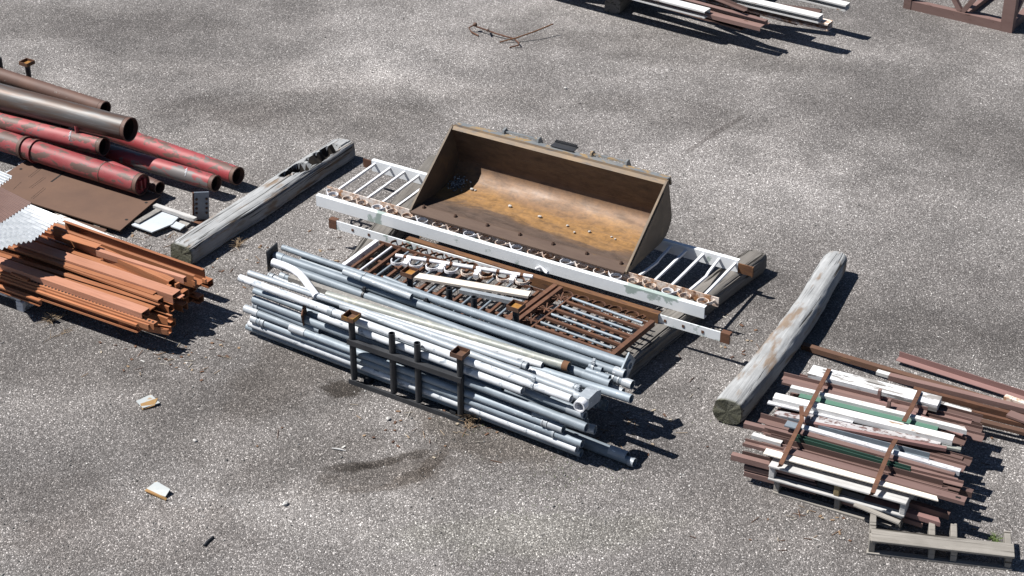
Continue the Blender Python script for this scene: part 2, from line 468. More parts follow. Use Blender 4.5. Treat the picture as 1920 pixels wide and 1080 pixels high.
def ground_mat():
    m = NT('chip_sealed_gravel')
    tc = m.n('ShaderNodeTexCoord')
    co = tc.outputs['Object']
    def vor(scale, feature='F1'):
        x = m.n('ShaderNodeTexVoronoi', voronoi_dimensions='2D', feature=feature, i_Scale=scale)
        m.l(co, x.inputs['Vector'])
        return x
    a = vor(88)
    b = vor(170)
    e = vor(88, 'DISTANCE_TO_EDGE')
    sa = m.n('ShaderNodeSeparateColor'); m.l(a.outputs['Color'], sa.inputs[0])
    sb = m.n('ShaderNodeSeparateColor'); m.l(b.outputs['Color'], sb.inputs[0])
    stone = m.ramp(sa.outputs[0], [(0.0, (.098, .0895, .085)), (.40, (.198, .185, .177)), (.68, (.275, .259, .248)), (.86, (.345, .327, .315)), (.95, (.42, .40, .387)), (1.0, (.59, .568, .548))])
    fine = m.ramp(sb.outputs[1], [(0.0, (.093, .085, .081)), (.5, (.184, .172, .164)), (.85, (.28, .264, .253)), (1.0, (.46, .441, .425))])
    pick = m.ramp(sa.outputs[2], [(.42, 0.0), (.44, 1.0)])
    col = m.mix(pick, stone, fine)
    gap = m.ramp(e.outputs['Distance'], [(0.0, .5), (.16, 1.0)])
    col = m.mix(1.0, col, gap, 'MULTIPLY')
    big = m.noise(co, .33, 4, .55, .3)
    med = m.noise(co, 1.5, 6, .62)
    tone = m.ramp(big, [(.37, (.79, .775, .768)), (.50, (1.08, 1.065, 1.055)), (.64, (1.42, 1.41, 1.405))])
    col = m.mix(1.0, col, tone, 'MULTIPLY')
    col = m.mix(1.0, col, m.ramp(med, [(.35, .80), (.68, 1.17)]), 'MULTIPLY')
    # worn dirt patches of a shape of their own: centre, radii, strength, colour
    n_e0 = m.noise(co, 2.4, 5, .65)
    n_e1 = m.noise(co, 26, 3, .7)
    ne_ = m.n('ShaderNodeMath', operation='MULTIPLY_ADD', i_1=.35)
    m.l(n_e1, ne_.inputs[0])
    m.l(n_e0, ne_.inputs[2])
    n_e = ne_.outputs[0]
    def patch(cx, cy, rx, ry, rot, strength, colr, col, soft=.6):
        mp = m.n('ShaderNodeMapping', vector_type='TEXTURE')
        mp.inputs['Location'].default_value = (cx, cy, 0)
        mp.inputs['Rotation'].default_value = (0, 0, R(rot))
        mp.inputs['Scale'].default_value = (rx, ry, 1)
        m.l(co, mp.inputs['Vector'])
        ln = m.n('ShaderNodeVectorMath', operation='LENGTH')
        m.l(mp.outputs[0], ln.inputs[0])
        ad = m.n('ShaderNodeMath', operation='MULTIPLY_ADD', i_1=1.5)
        m.l(n_e, ad.inputs[0])
        m.l(ln.outputs['Value'], ad.inputs[2])
        mr = m.n('ShaderNodeMapRange', i_1=1.62, i_2=1.62 + soft, i_3=strength, i_4=0.0)
        mr.interpolation_type = 'SMOOTHSTEP'
        m.l(ad.outputs[0], mr.inputs[0])
        return m.mix(mr.outputs[0], col, m.mix(1.0, col, colr, 'MULTIPLY'))
    for row in PATCHES:
        px, py, rx, ry, rot, st, cc = row[:7]
        c = P(px, py)
        col = patch(c.x, c.y, rx, ry, rot, st, cc, col, *row[7:])
    m.l(col, m.b.inputs['Base Color'])
    m.b.inputs['Roughness'].default_value = .85
    m.b.inputs['Specular IOR Level'].default_value = .25
    hb = m.mix(pick, a.outputs['Distance'], b.outputs['Distance'])
    inv = m.n('ShaderNodeMath', operation='SUBTRACT', i_0=1.0)
    m.l(hb, inv.inputs[1])
    m.bump(inv.outputs[0], .8, .012)
    return m.m

DK = (.42, .39, .36)
PATCHES = [(640, 728, .24, .17, 0, 1.0, (.30, .275, .25), .45),
           (560, 690, .45, .9, -35, .5, (.6, .56, .52)),
           # ragged dark crescent of a worn hole
           (655, 876, .26, .075, 6, .85, (.40, .375, .35), .45),
           (715, 868, .26, .08, 22, .9, (.38, .355, .33), .45),
           (775, 852, .20, .075, 15, .85, (.40, .375, .35), .45),
           (815, 862, .08, .22, -25, .6, (.5, .45, .40), .45),
           (770, 895, .28, .08, 30, .55, (.5, .45, .40), .45),
           (700, 915, .30, .075, 4, .5, (.52, .47, .42), .45),
           (740, 882, .62, .20, 12, .7, (.58, .55, .52), .5),
           (640, 880, 1.4, .5, 8, .45, (.66, .64, .62)),
           (480, 800, 1.2, .8, -20, .5, (.56, .545, .53)),
           (930, 810, .7, .4, -30, .5, (.66, .60, .52)),
           (250, 1010, 1.0, .5, 5, .5, (.62, .59, .57)),
           (90, 940, .5, .5, 5, .4, (.68, .65, .63)),
           (1330, 880, 1.0, .5, -25, .4, (.66, .65, .65)),
           (560, 215, 1.7, .6, -8, .65, (.58, .565, .55)),
           (470, 215, .5, .35, 0, .45, (.62, .6, .59)),
           (1230, 95, 2.2, .45, -16, .5, (.64, .63, .62)),
           (1010, 190, 1.2, .4, 0, .45, (.66, .65, .64)),
           (1290, 215, 1.2, .45, -20, .45, (.66, .65, .64)),
           (1345, 248, .05, .85, -38, .65, (.52, .50, .49), .4),
           (1650, 560, 2.0, 1.1, -20, .5, (.66, .65, .645)),
           (1780, 250, 1.6, .5, -30, .35, (.7, .69, .68)),
           (1000, 1000, 1.2, .3, 4, .3, (.80, .84, .72)),
           (1740, 640, 1.5, .5, -20, .5, (.60, .59, .58)),
           (60, 660, 1.3, .6, -20, .45, (.62, .61, .60)),
           (110, 40, 2.5, .6, -5, .45, (.66, .65, .64)),
           (420, 530, .7, .5, -20, .35, (.66, .65, .64)),
           (620, 150, 2.0, .35, -10, .5, (1.28, 1.27, 1.26), .9),
           (1100, 30, 2.0, .3, -10, .3, (1.2, 1.2, 1.2), .9),
           (1500, 330, 2.0, .5, -20, .3, (1.2, 1.2, 1.2), .9),
           (170, 720, .9, .5, 0, .4, (1.22, 1.21, 1.2), .9),
           (650, 960, 1.2, .3, 0, .3, (1.2, 1.2, 1.18), .9),
           (1450, 980, .9, .4, 0, .35, (1.25, 1.24, 1.22), .9)]

# ------------------------------------------------------------------ the ground
bm = nb()
S = 260
for i in range(2):
    pass
vv = [bm.verts.new(p) for p in ((-S, -S, 0), (S, -S, 0), (S, S + 200, 0), (-S, S + 200, 0))]
bm.faces.new(vv)
g = bpy.data.objects.new('ground', mesh('ground', bm, ground_mat()))
C.objects.link(g)
tag(g, 'grey chip sealed gravel yard surface', None, None, 'structure')

def stones():
    rnd = random.Random(4)
    m = NT('loose_gravel_stone')
    gi = m.n('ShaderNodeNewGeometry')
    m.l(m.ramp(gi.outputs['Random Per Island'], [(0.0, (.066, .063, .059)), (.45, (.145, .139, .132)), (.8, (.277, .264, .251)), (1.0, (.590, .574, .541))]), m.b.inputs['Base Color'])
    m.b.inputs['Roughness'].default_value = .85
    bm = nb()
    for k in range(5200):
        px, py = rnd.uniform(-160, 2080), rnd.uniform(-120, 1200)
        p = P(px, py)
        big = rnd.random()
        r = rnd.uniform(.005, .010) if big < .95 else rnd.uniform(.010, .015)
        q = Matrix.Translation(p + Vector((0, 0, r * .35))) @ Matrix.Rotation(rnd.uniform(0, 6.3), 4, 'Z') @ Matrix.Rotation(rnd.uniform(-.5, .5), 4, 'X') @ Matrix.Diagonal((r * rnd.uniform(.8, 1.4), r * rnd.uniform(.7, 1.1), r * rnd.uniform(.5, .85), 1))
        vs_ = []
        for d in ((1, 0, -.3), (.2, 1, .1), (-1, .2, -.1), (-.1, -1, .2), (.3, .2, 1), (-.3, -.2, .9), (.1, 0, -1)):
            vs_.append(bm.verts.new(q @ Vector(d)))
        for a, b, c in ((0, 1, 4), (1, 2, 5), (1, 5, 4), (2, 3, 5), (3, 0, 4), (3, 4, 5), (1, 0, 6), (2, 1, 6), (3, 2, 6), (0, 3, 6)):
            bm.faces.new((vs_[a], vs_[b], vs_[c]))
    o = bpy.data.objects.new('gravel_stones', mesh('gravel_stones', bm, m.m))
    C.objects.link(o)
    tag(o, 'loose pale and dark gravel stones scattered over the yard', 'gravel', None, 'stuff')
    return m.m
M_STONE = stones()

# ------------------------------------------------------------------ timbers lying on the ground
def timber(A, B, w, h, mat, label, square=.5, bow=0.0, seed=0, hollow=False, taper=1.0, group='weathered timbers lying on the yard', zb=0.0, rug=1.0):
    """A, B: ground points under the two ends"""
    A, B = A.copy(), B.copy()
    A.z = B.z = zb
    L = (B - A).length
    bm = nb()
    NS, NR = (120, 52) if hollow else (90, 52)
    rings = []
    pitted = set()
    for i in range(NS + 1):
        t = i / NS
        x = L * t
        sc = 1 + (taper - 1) * t
        yb = bow * math.sin(PI * t) * (1 if t < .5 else .9) + .012 * mnoise.noise((x * 1.3, seed, 0))
        ring = []
        for k in range(NR):
            a = 2 * PI * k / NR
            ca, sa = math.cos(a), math.sin(a)
            e = 2 / (2 + 6 * square)
            y = math.copysign(abs(ca) ** e, ca) * w / 2 * sc
            z = math.copysign(abs(sa) ** e, sa) * h / 2 * sc
            nz = mnoise.noise((x * 2.2, y * 9 + seed, z * 9)) * .055 + mnoise.noise((x * 7, y * 26 + seed, z * 26)) * .035 + mnoise.noise((x * .9, seed + a * 9, 4)) * .03
            gr_ = mnoise.noise((x * .55, a * 5.5 + seed * 7, 2.5))
            if gr_ > .25:
                nz -= min(.14, (gr_ - .25) * .8) * rug
            nz += .02 * rug * mnoise.noise((x * .8, a * 14, seed))
            if t < .02 or t > .98:
                nz -= .07 * (1 if t < .02 else 1.6)
            y *= 1 + nz
            z *= 1 + nz
            xx = x + (.014 * mnoise.noise((y * 14, z * 14, seed + i)) if i in (0, NS) else 0)
            hole = 0
            if hollow and .60 < t < .95 and sa > .2:
                cen = -.05 + .35 * mnoise.noise((x * 2.1, 3, 1)) - (t - .78) * .8
                wid = .30 * math.sin(PI * (t - .60) / .35) ** .7 * (1 + 1.2 * mnoise.noise((x * 8, 1, 8)))
                hole = max(0, 1 - abs(ca - cen) / max(wid, .01)) ** .35 if wid > .05 else 0
                z -= hole * h * (.55 + .25 * mnoise.noise((x * 7, y * 20, 7)))
            v_ = bm.verts.new((xx, y + yb, max(z + h / 2, 0.001)))
            if hole > .2:
                pitted.add(v_)
            ring.append(v_)
        rings.append(ring)
    for i, (a, b) in enumerate(zip(rings, rings[1:])):
        t = (i + .5) / NS
        for k in range(NR):
            f = bm.faces.new((a[k], a[(k + 1) % NR], b[(k + 1) % NR], b[k]))
            f.smooth = True
            if sum(v in pitted for v in f.verts) >= 2:
                f.material_index = 1
    for ring, fl in ((rings[0], True), (rings[-1], False)):
        m_ = sum((v.co for v in ring), Vector()) / NR
        mid = [bm.verts.new(v.co.lerp(m_, .5) ) for v in ring]
        c = bm.verts.new(m_)
        for k in range(NR):
            k1 = (k + 1) % NR
            bm.faces.new((ring[k1], ring[k], mid[k], mid[k1]))
            bm.faces.new((mid[k1], mid[k], c))
    return solo('weathered_timber', bm, [mat, M_ROT], frame(A, B), label, 'timber', group)

timber(P(341, 495), P(650, 292), .27, .21, M_LOG, 'squared grey timber with a dark rotted hollow, between red pipes and white railing', .5, 0, 1, True, rug=.8)
timber(P(1362, 796), P(1566, 509), .27, .25, M_LOG, 'long round grey log with green mossy end, beside the brown angle pallet', .15, -.06, 2, False, .86, rug=.25)
timber(P(672, 525), P(826, 325), .25, .22, M_LOGD, 'dark cracked timber carrying the left end of the white railing', .8, 0, 3)
timber(P(1150, 715), P(1418, 505), .25, .225, M_LOGD, 'grey timber carrying the right end of the white railing and rusty gate', .3, .02, 4, False, .95)
timber(P(1148, 26), P(1240, -60), .23, .22, M_LOGD, 'dark shaded timber end under the far white beams at the top edge', .35, 0, 5)

# ------------------------------------------------------------------ loader bucket
BU, BD = dirs(-30.5)
BZ = .368
W = 2.38
bo = P(770, 395, BZ)
bk = thing('loader_bucket', at(bo, -30.5), 'wide rusty wheel loader bucket resting on the white railing', 'bucket')
inner = [(0, 0), (.16, .0), (.40, -.005), (.60, .0), (.70, .018), (.78, .055), (.845, .11), (.876, .17), (.875, .235), (.765, .575)]
def offs(pts, t):
    out = []
    for i, p in enumerate(pts):
        a = Vector(pts[max(i - 1, 0)]); b = Vector(pts[min(i + 1, len(pts) - 1)])
        d = (b - a).normalized()
        out.append((p[0] + d.y * t, p[1] - d.x * t))
    return out
bm = nb()
outer = offs(inner, .018)
nx = 2
A_ = [[bm.verts.new((x, y, z)) for y, z in inner] for x in (0.012, W - .012)]
B_ = [[bm.verts.new((x, y, z)) for y, z in outer] for x in (0.012, W - .012)]
for i in range(len(inner) - 1):
    f = bm.faces.new((A_[0][i], A_[1][i], A_[1][i + 1], A_[0][i + 1])); f.smooth = True
    f = bm.faces.new((B_[0][i], B_[0][i + 1], B_[1][i + 1], B_[1][i])); f.smooth = True
for a, b in ((A_, B_),):
    for s in (0, 1):
        for i in range(len(inner) - 1):
            bm.faces.new((a[s][i], a[s][i + 1], b[s][i + 1], b[s][i]))
    bm.faces.new((a[0][-1], a[1][-1], b[1][-1], b[0][-1]))
    bm.faces.new((a[0][0], b[0][0], b[1][0], a[1][0]))
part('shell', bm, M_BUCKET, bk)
side = [(-.01, -.018), (-.012, .012), (.03, .05), (.775, .60), (.805, .603), (.912, .175), (.905, .12), (.85, .04), (.80, .005), (.70, -.02)]
for x0 in (-.008, W - .012):
    bm = nb()
    a = [bm.verts.new((x0, y, z)) for y, z in side]
    b = [bm.verts.new((x0 + .02, y, z)) for y, z in side]
    bm.faces.new(a); bm.faces.new(b[::-1])
    for i in range(len(side)):
        bm.faces.new((a[i], b[i], b[(i + 1) % len(side)], a[(i + 1) % len(side)]))
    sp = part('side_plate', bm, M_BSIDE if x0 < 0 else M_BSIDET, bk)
    bm = nb()                                   # wear strip welded along the sloping front edge
    xo = x0 - .009 if x0 < 0 else x0 + .0225
    prismpts = [(.06, .045), (.70, .515), (.74, .47), (.13, .02)]
    a = [bm.verts.new((xo, y, z)) for y, z in prismpts]
    b = [bm.verts.new((xo + .007, y, z)) for y, z in prismpts]
    bm.faces.new(a); bm.faces.new(b[::-1])
    for i in range(4):
        bm.faces.new((a[i], b[i], b[(i + 1) % 4], a[(i + 1) % 4]))
    part('wear_strip', bm, M_BSIDET, sp)
bm = nb()
prism(bm, [(-.03, -.012), (.13, .003), (.13, .022), (.11, .024), (-.03, .004)], .014, W - .014)
ce = part('cutting_edge', bm, M_BEDGE, bk)
for k in range(7):
    bm = nb()
    knob(bm, (.10 + k * (W - .2) / 6, .085, .021), .020, .018)
    knob(bm, (.10 + k * (W - .2) / 6, .085, .039), .011, .010)
    part('bolt', bm, M_BOLT, ce)
bm = nb()                                       # rolled top lip and the sloping top strip behind it
prism(bm, [(.755, .572), (.785, .60), (.825, .602), (.83, .583), (.80, .566)], .014, W - .014)
part('top_lip', bm, M_BLIP, bk)
bm = nb()
prism(bm, [(.83, .584), (.826, .602), (.90, .594), (.93, .50), (.91, .495), (.885, .575)], .014, W - .014)
part('top_strip', bm, M_BTOP, bk)
for xa, xb in ((.52, .93), (1.50, 1.90)):
    bm = nb()
    for x in (xa, xb - .02):
        prism(bm, [(.88, .598), (.89, .632), (.94, .642), (.985, .56), (.945, .48)], x, x + .02)
    prism(bm, [(.90, .605), (.903, .619), (.957, .606), (.955, .592)], xa + .021, xb - .021)
    part('coupler_bracket', bm, M_BTOP, bk)
bm = nb()
box(bm, 1.08, 1.33, .86, .97, .606, .615)
for k in range(14):
    box(bm, 1.085 + k * .0175, 1.093 + k * .0175, .952, .968, .6155, .64)
box(bm, 1.08, 1.33, .9445, .9505, .6155, .632)
part('step', bm, M_BLACK, bk)
rnd = random.Random(11)
def crumb(p, r, label, cat='stone', grp='pale stones lying in the bucket'):
    bm = nb()
    q = Matrix.Rotation(rnd.uniform(0, 6), 4, 'Z') @ Matrix.Diagonal((r * 1.3, r, r * .8, 1))
    bmesh.ops.create_icosphere(bm, subdivisions=1, radius=1)
    for v in bm.verts:
        v.co *= 1 + .25 * mnoise.noise(v.co * 2 + Vector((r * 999, 0, 0)))
    bmesh.ops.transform(bm, matrix=q, verts=bm.verts[:])
    return solo('stone', bm, M_STONE, Matrix.Translation(p), label, cat, grp)
for (x, y, r) in ((.30, .66, .020), (.34, .66, .013), (.80, .56, .022), (1.16, .52, .022), (1.48, .50, .016), (1.72, .50, .018), (1.60, .42, .015), (1.95, .52, .012), (2.0, .50, .012)):
    r *= .8
    crumb(bo + BU * x + BD * y + Vector((0, 0, r * .7 + (.012 if y > .65 else 0))), r, 'small pale stone lying on the rusty bucket floor')
bm = nb()
for k in range(160):
    a, b = rnd.gauss(.11, .045), rnd.gauss(.70, .06)
    if .02 < a < .3 and .5 < b < .82:
        h = .003 if b < .62 else .003 + (b - .62) * .3
        r = rnd.uniform(.005, .010)
        bmesh.ops.create_icosphere(bm, subdivisions=1, radius=r, matrix=Matrix.Translation((a, b, h + r * .4)))
tag(solo('gravel_heap', bm, M_STONE, at(bo, -30.5), 'little heap of pale gravel in the shaded left corner of bucket', 'gravel'), kind='stuff')

# ------------------------------------------------------------------ white railing panel under the bucket
FZ = .222
ra, rb = P(592, 366, FZ + .118), P(1321, 577, FZ + .118)
ra.z = rb.z = FZ
ang = math.degrees(math.atan2(rb.y - ra.y, rb.x - ra.x))
RL = (rb - ra).length
wr = thing('white_railing', at(ra, ang), 'long white railing panel with scroll border, lying flat under the bucket', 'railing')
bm = nb()
prism(bm, [(0, 0), (.055, 0), (.055, .006), (.006, .006), (.006, .112), (.05, .112), (.05, .118), (0, .118)], 0, RL)
part('front_rail', bm, M_WHITE, wr)
bm = nb()
prism(bm, [(.168, .055), (.176, .055), (.176, .150), (.168, .150)], .02, RL + .06)
part('scroll_bar', bm, M_WRUST, wr)
bm = nb()
prism(bm, [(.92, .0), (.928, 0), (.928, .118), (.965, .118), (.965, .124), (.92, .124)], .045, RL - .09)
part('back_rail', bm, M_WHITE, wr)
bm = nb()
box(bm, -.06, .042, .918, .930, .02, .115)
part('end_bracket', bm, M_RUST, wr)
bm = nb()
box(bm, RL - .087, RL + .07, .917, .929, .0, .10)
box(bm, RL + .058, RL + .07, .9, .9165, .0, .10)
part('end_bracket', bm, M_RUSTO, wr)
Mi = at(ra, ang).inverted()
pk = [((638, 357), (720, 297)), ((664, 367), (746, 306)), ((691, 374), (772, 314)), ((716, 384), (799, 321)), ((744, 391), (826, 329)),
      ((1182, 502), (1237, 449)), ((1193, 524), (1267, 455)), ((1225, 532), (1296, 462)), ((1257, 541), (1326, 471)), ((1287, 553), (1356, 479)), ((1315, 563), (1385, 489))]
for i, (a, b) in enumerate(pk):
    p = Mi @ P(*a, .30); q = Mi @ P(*b, .30)
    x0, x1 = p.x + (q.x - p.x) * (.176 - p.y) / (q.y - p.y), p.x + (q.x - p.x) * (.919 - p.y) / (q.y - p.y)
    bm = nb()
    kink = .03 if i in (6, 9) else 0
    pts = [(x0, .177, .098), (x0 + (x1 - x0) * .5 + kink, .55, .092), (x0 + (x1 - x0) * .62 + kink * .6, .637, .092), (x1, .9185, .088)]
    tube(bm, pts, .012, flat=(.022, .022))
    part('picket', bm, M_WPICK, wr)
ns = 24
for k in range(ns):
    x = .13 + k * (RL - .2) / (ns - 1)
    bm = nb()
    tube(bm, arc(x, .112, .052, 0, 345, .098, 20), 0, closed=True, flat=(.005, .032))
    s_ = 1 if k % 2 else -1
    tube(bm, [(x + s_ * .05, .10, .1), (x + s_ * .085, .125, .112), (x + s_ * .10, .155, .118), (x + s_ * .075, .165, .118)], 0, flat=(.005, .026))
    part('scroll', bm, M_WRUST if k % 3 else M_WPICK, wr)

# ------------------------------------------------------------------ lower white flat rail with holes
la, lb = P(617, 410, .312), P(1363, 626, .312)
lr = thing('white_flat_rail', frame(la, lb), 'long white flat bar with bolt holes and rusty ends, behind the rusty channel', 'rail')
L = (lb - la).length
bm = nb()
box(bm, .09, L - .06, -.006, .006, -.092, 0)
part('flat_bar', bm, M_WHITE, lr)
for x in (.28, .47, L - .60, L - .42, L - .23, L - .68):
    bm = nb()
    box(bm, x - .012, x + .012, -.010, -.0065, -.06, -.034)
    part('bolt_hole', bm, M_RUST, lr)
for x0, x1 in ((0, .088), (L - .058, L + .03)):
    bm = nb()
    box(bm, x0, x1, -.009, .009, -.098, .003)
    box(bm, x0, x1, .0095, .05, -.004, .003)
    part('end_bracket', bm, M_RUST, lr)

# ------------------------------------------------------------------ rusty ornamental railing (lower layer) and the gate lying on it
GZ = .225
ga, gb = P(764, 445, .325), P(1237, 587, .325)
ga.z = gb.z = GZ
gang = math.degrees(math.atan2(gb.y - ga.y, gb.x - ga.x))
GL = (gb - ga).length
gr = thing('rusty_railing', at(ga, gang), 'rusty railing panel with scroll border, rust and bare pickets, beside the pipe rack', 'railing')
bm = nb()
prism(bm, [(-.03, .0), (-.024, 0), (-.024, .094), (.03, .094), (.03, .10), (-.03, .10)], 0, GL)
part('back_rail', bm, M_RUSTO, gr)
bm = nb()
box(bm, -.20, GL - .02, -.190, -.178, .062, .095)
part('scroll_bar', bm, M_RUST, gr)
for k in range(16):
    x = -.06 + k * .17
    if 1.40 < x < 1.72:
        continue
    bm = nb()
    tube(bm, arc(x, -.10, .058, 0, 340, .06, 20), 0, closed=True, flat=(.006, .022))
    tube(bm, [(x + .058, -.10, .062), (x + .095, -.065, .07), (x + .13, -.08, .07), (x + .115, -.12, .068)], 0, flat=(.006, .018))
    part('scroll', bm, M_RUST, gr)
for k in range(29):
    x = -.15 + k * .0955
    bm = nb()
    m_ = M_WPICK if k == 1 else (M_RUST if k % 2 == 0 else M_GALV)
    if k % 2 == 0:
        box(bm, x - .013, x + .013, -.90, -.191, .055, .081)
    else:
        pipe(bm, .709, .0125, wall=.003, n=10, M=Matrix.Translation((x, -.90, .068)) @ Matrix.Rotation(PI / 2, 4, 'Z'))
    part('picket', bm, m_, gr)
bm = nb()
box(bm, -.245, -.205, -.90, -.19, .04, .098)
part('end_post', bm, M_WPICK, gr)
for y in (-.45, -.68):
    bm = nb()
    box(bm, -.2, GL - .05, y - .015, y + .015, .036, .0545)
    part('cross_bar', bm, M_RUST, gr)

# gate
GT = GZ + .122
ca, cb = P(1232, 598, GT + .03), P(1040, 531, GT + .03)      # far right, far left corners
cc = P(1139, 665, GT + .03)
gd = (ca - cb).normalized()
gt_ang = math.degrees(math.atan2(gd.y, gd.x))
cb0 = cb.copy(); cb0.z = GT - .028
gt = thing('rusty_gate', at(cb0, gt_ang), 'rusty gate frame with star ornaments and alternating bare bars, lying on railing', 'gate')
GWx = (ca - cb).length
GD = (cc - ca).length
bm = nb(); box(bm, -.005, .040, -GD - .05, -.01, 0, .06); part('frame_bar', bm, M_RUST, gt)
bm = nb(); box(bm, .062, .100, -GD - .05, -.01, 0, .055); part('frame_bar', bm, M_RUST, gt)
bm = nb(); box(bm, GWx - .045, GWx, -GD, -.035, 0, .055); part('frame_bar', bm, M_RUST, gt)
bm = nb(); box(bm, .24, .256, -GD - .03, -.06, .01, .05); part('star_bar', bm, M_RUST, gt)
for j in range(8):
    y = -.10 - j * (GD - .16) / 7
    bm = nb()
    if j % 2 == 0:
        pipe(bm, GWx - .30 - .045, .013, wall=.003, n=10, x0=.257, M=Matrix.Translation((0, y, .034)))
        part('bar', bm, M_GALV, gt)
    else:
        box(bm, .257, GWx - .0455, y - .014, y + .014, .022, .048)
        part('bar', bm, M_RUST, gt)
for j in range(3):
    y = -.17 - j * .23
    bm = nb()
    for q in range(8):
        a = 2 * PI * q / 8 + .3 * j
        r1 = .075 if q % 2 else .055
        tube(bm, [(.172, y, .03), (.172 + r1 * .55 * math.cos(a), y + r1 * .55 * math.sin(a), .05), (.172 + r1 * math.cos(a), y + r1 * math.sin(a), .035 + .02 * (q % 3))], 0, flat=(.012, .006))
    tube(bm, [(.10, y - .05, .03), (.24, y + .03, .035)], 0, flat=(.008, .012))
    part('star_ornament', bm, M_RUST, gt)

# loose pieces lying on the rusty railing
wa, wb = P(742, 479, .375), P(999, 519, .375)
sp = thing('white_scroll_strip', frame(wa, wb), 'thin white tube with half round scrolls, lying on the rusty railing', 'scroll strip')
L = (wb - wa).length
bm = nb(); pipe(bm, L, .019, wall=.004, n=14); part('tube', bm, M_WPICK, sp)
for k in range(6):
    bm = nb(); pipe(bm, .03, .0205, wall=.004, n=14, x0=.08 + k * (L - .2) / 5); part('rust_band', bm, M_RUST, sp)
for k in range(4):
    x = .14 + k * .345
    bm = nb()
    box(bm, x - .022, x + .022, -.135, -.02, -.022, .012)
    box(bm, x - .032, x + .032, -.075, -.055, -.026, .016)
    part('collar', bm, M_WPICK, sp)
    for s_ in (-1, 1):
        bm = nb()
        tube(bm, [(x + s_ * (.028 + .062 * (1 - math.cos(R(a)))), -.085 - .062 * math.sin(R(a)) * (1 if a < 180 else .8), -.006) for a in range(0, 216, 18)], 0, flat=(.007, .028))
        part('scroll', bm, M_WRUST if k > 1 else M_WPICK, sp)
wa, wb = P(768, 514, .352), P(993, 551, .352)
bm = nb()
prism(bm, [(-.05, -.02), (.05, -.02), (.05, 0), (.03, .004), (.01, 0), (-.01, .004), (-.03, 0), (-.05, .003)], 0, (wb - wa).length)
solo('white_board', bm, M_CREAM, frame(wa, wb), 'white ribbed flat board lying on the rusty railing', 'board')
wa, wb = P(863, 541, .345), P(978, 565, .345)
bm = nb()
prism(bm, ang_down(.05, .04, .004), 0, (wb - wa).length)
solo('galvanised_strip', bm, M_GALVB, frame(wa, wb), 'short shiny galvanised strip beside the white ribbed board', 'metal strip')
bm = nb()
tube(bm, [(x, .03 * math.sin(x * 30), .02 + .012 * math.sin(x * 47)) for x in [i * .012 for i in range(12)]], .014, 8)
solo('crumpled_rag', bm, M_WPICK, at(P(1004, 508, .235), -20), 'crumpled white scrap beside the middle of the white rail', 'scrap')

# ------------------------------------------------------------------ pipe rack full of galvanised poles
RANG = -31.7
RU, RD = dirs(RANG)
R0 = P(665, 718)
PG = 'galvanised poles stacked in the rack'

def make_rack(M, label):
    r = thing('pipe_rack', M, label, 'rack', 'black steel pipe racks')
    for y in (-.035, .85):
        bm = nb()
        prism(bm, [(y, 0), (y + .07, 0), (y + .07, .008), (y + .008, .008), (y + .008, .045), (y, .045)], -.04, 1.16)
        part('base_rail', bm, M_BLACK, r)
        bm = nb()
        yy = y - .006 if y < 0 else y + .068
        prism(bm, [(yy, .41), (yy + .008, .41), (yy + .008, .452), (yy + .05, .452), (yy + .05, .46), (yy, .46)] if y < 0 else [(yy, .41), (yy + .008, .41), (yy + .008, .46), (yy, .46)], -.03, 1.14)
        part('middle_rail', bm, M_BLACK, r)
    for x in (.10, 1.0):
        bm = nb()
        box(bm, x - .03, x + .03, .036, .849, .009, .038)
        part('cross_bar', bm, M_BLACK, r)
    for y in (0, .885):
        for x, h in ((0, .66), (.42, .65), (.68, .64), (1.11, .66)):
            bm = nb()
            pipe(bm, h - .046, .029, wall=.006, n=18, M=Matrix.Translation((x, y, .046)) @ Matrix.Rotation(-PI / 2, 4, 'Y'))
            po = part('post', bm, M_BLACK, r)
            if x in (0, 1.11):
                bm = nb()
                s, hh = .062, .042
                z0 = h + .001
                box(bm, x - s, x + s, y - s, y + s, z0, z0 + .006)
                for q in ((-s, -s + .006, -s, s), (s - .006, s, -s, s), (-s + .0061, s - .0061, -s, -s + .006), (-s + .0061, s - .0061, s - .006, s)):
                    box(bm, x + q[0], x + q[1], y + q[2], y + q[3], z0 + .0061, z0 + hh)
                cu = part('cup', bm, M_CUP, po)
                if y > .5:
                    bm = nb()
                    box(bm, x - s + .008, x + s - .008, y - s + .008, y + s - .008, z0 + .0065, z0 + .014)
                    part('rust_scale', bm, M_CUPO, cu)
    return r

make_rack(at(R0, RANG), 'black steel stake rack with square cups holding the galvanised poles')
make_rack(at(Vector((-6.766, 18.852, 0)), -31.5), 'black steel stake rack behind the red pipes, one cup showing at left')

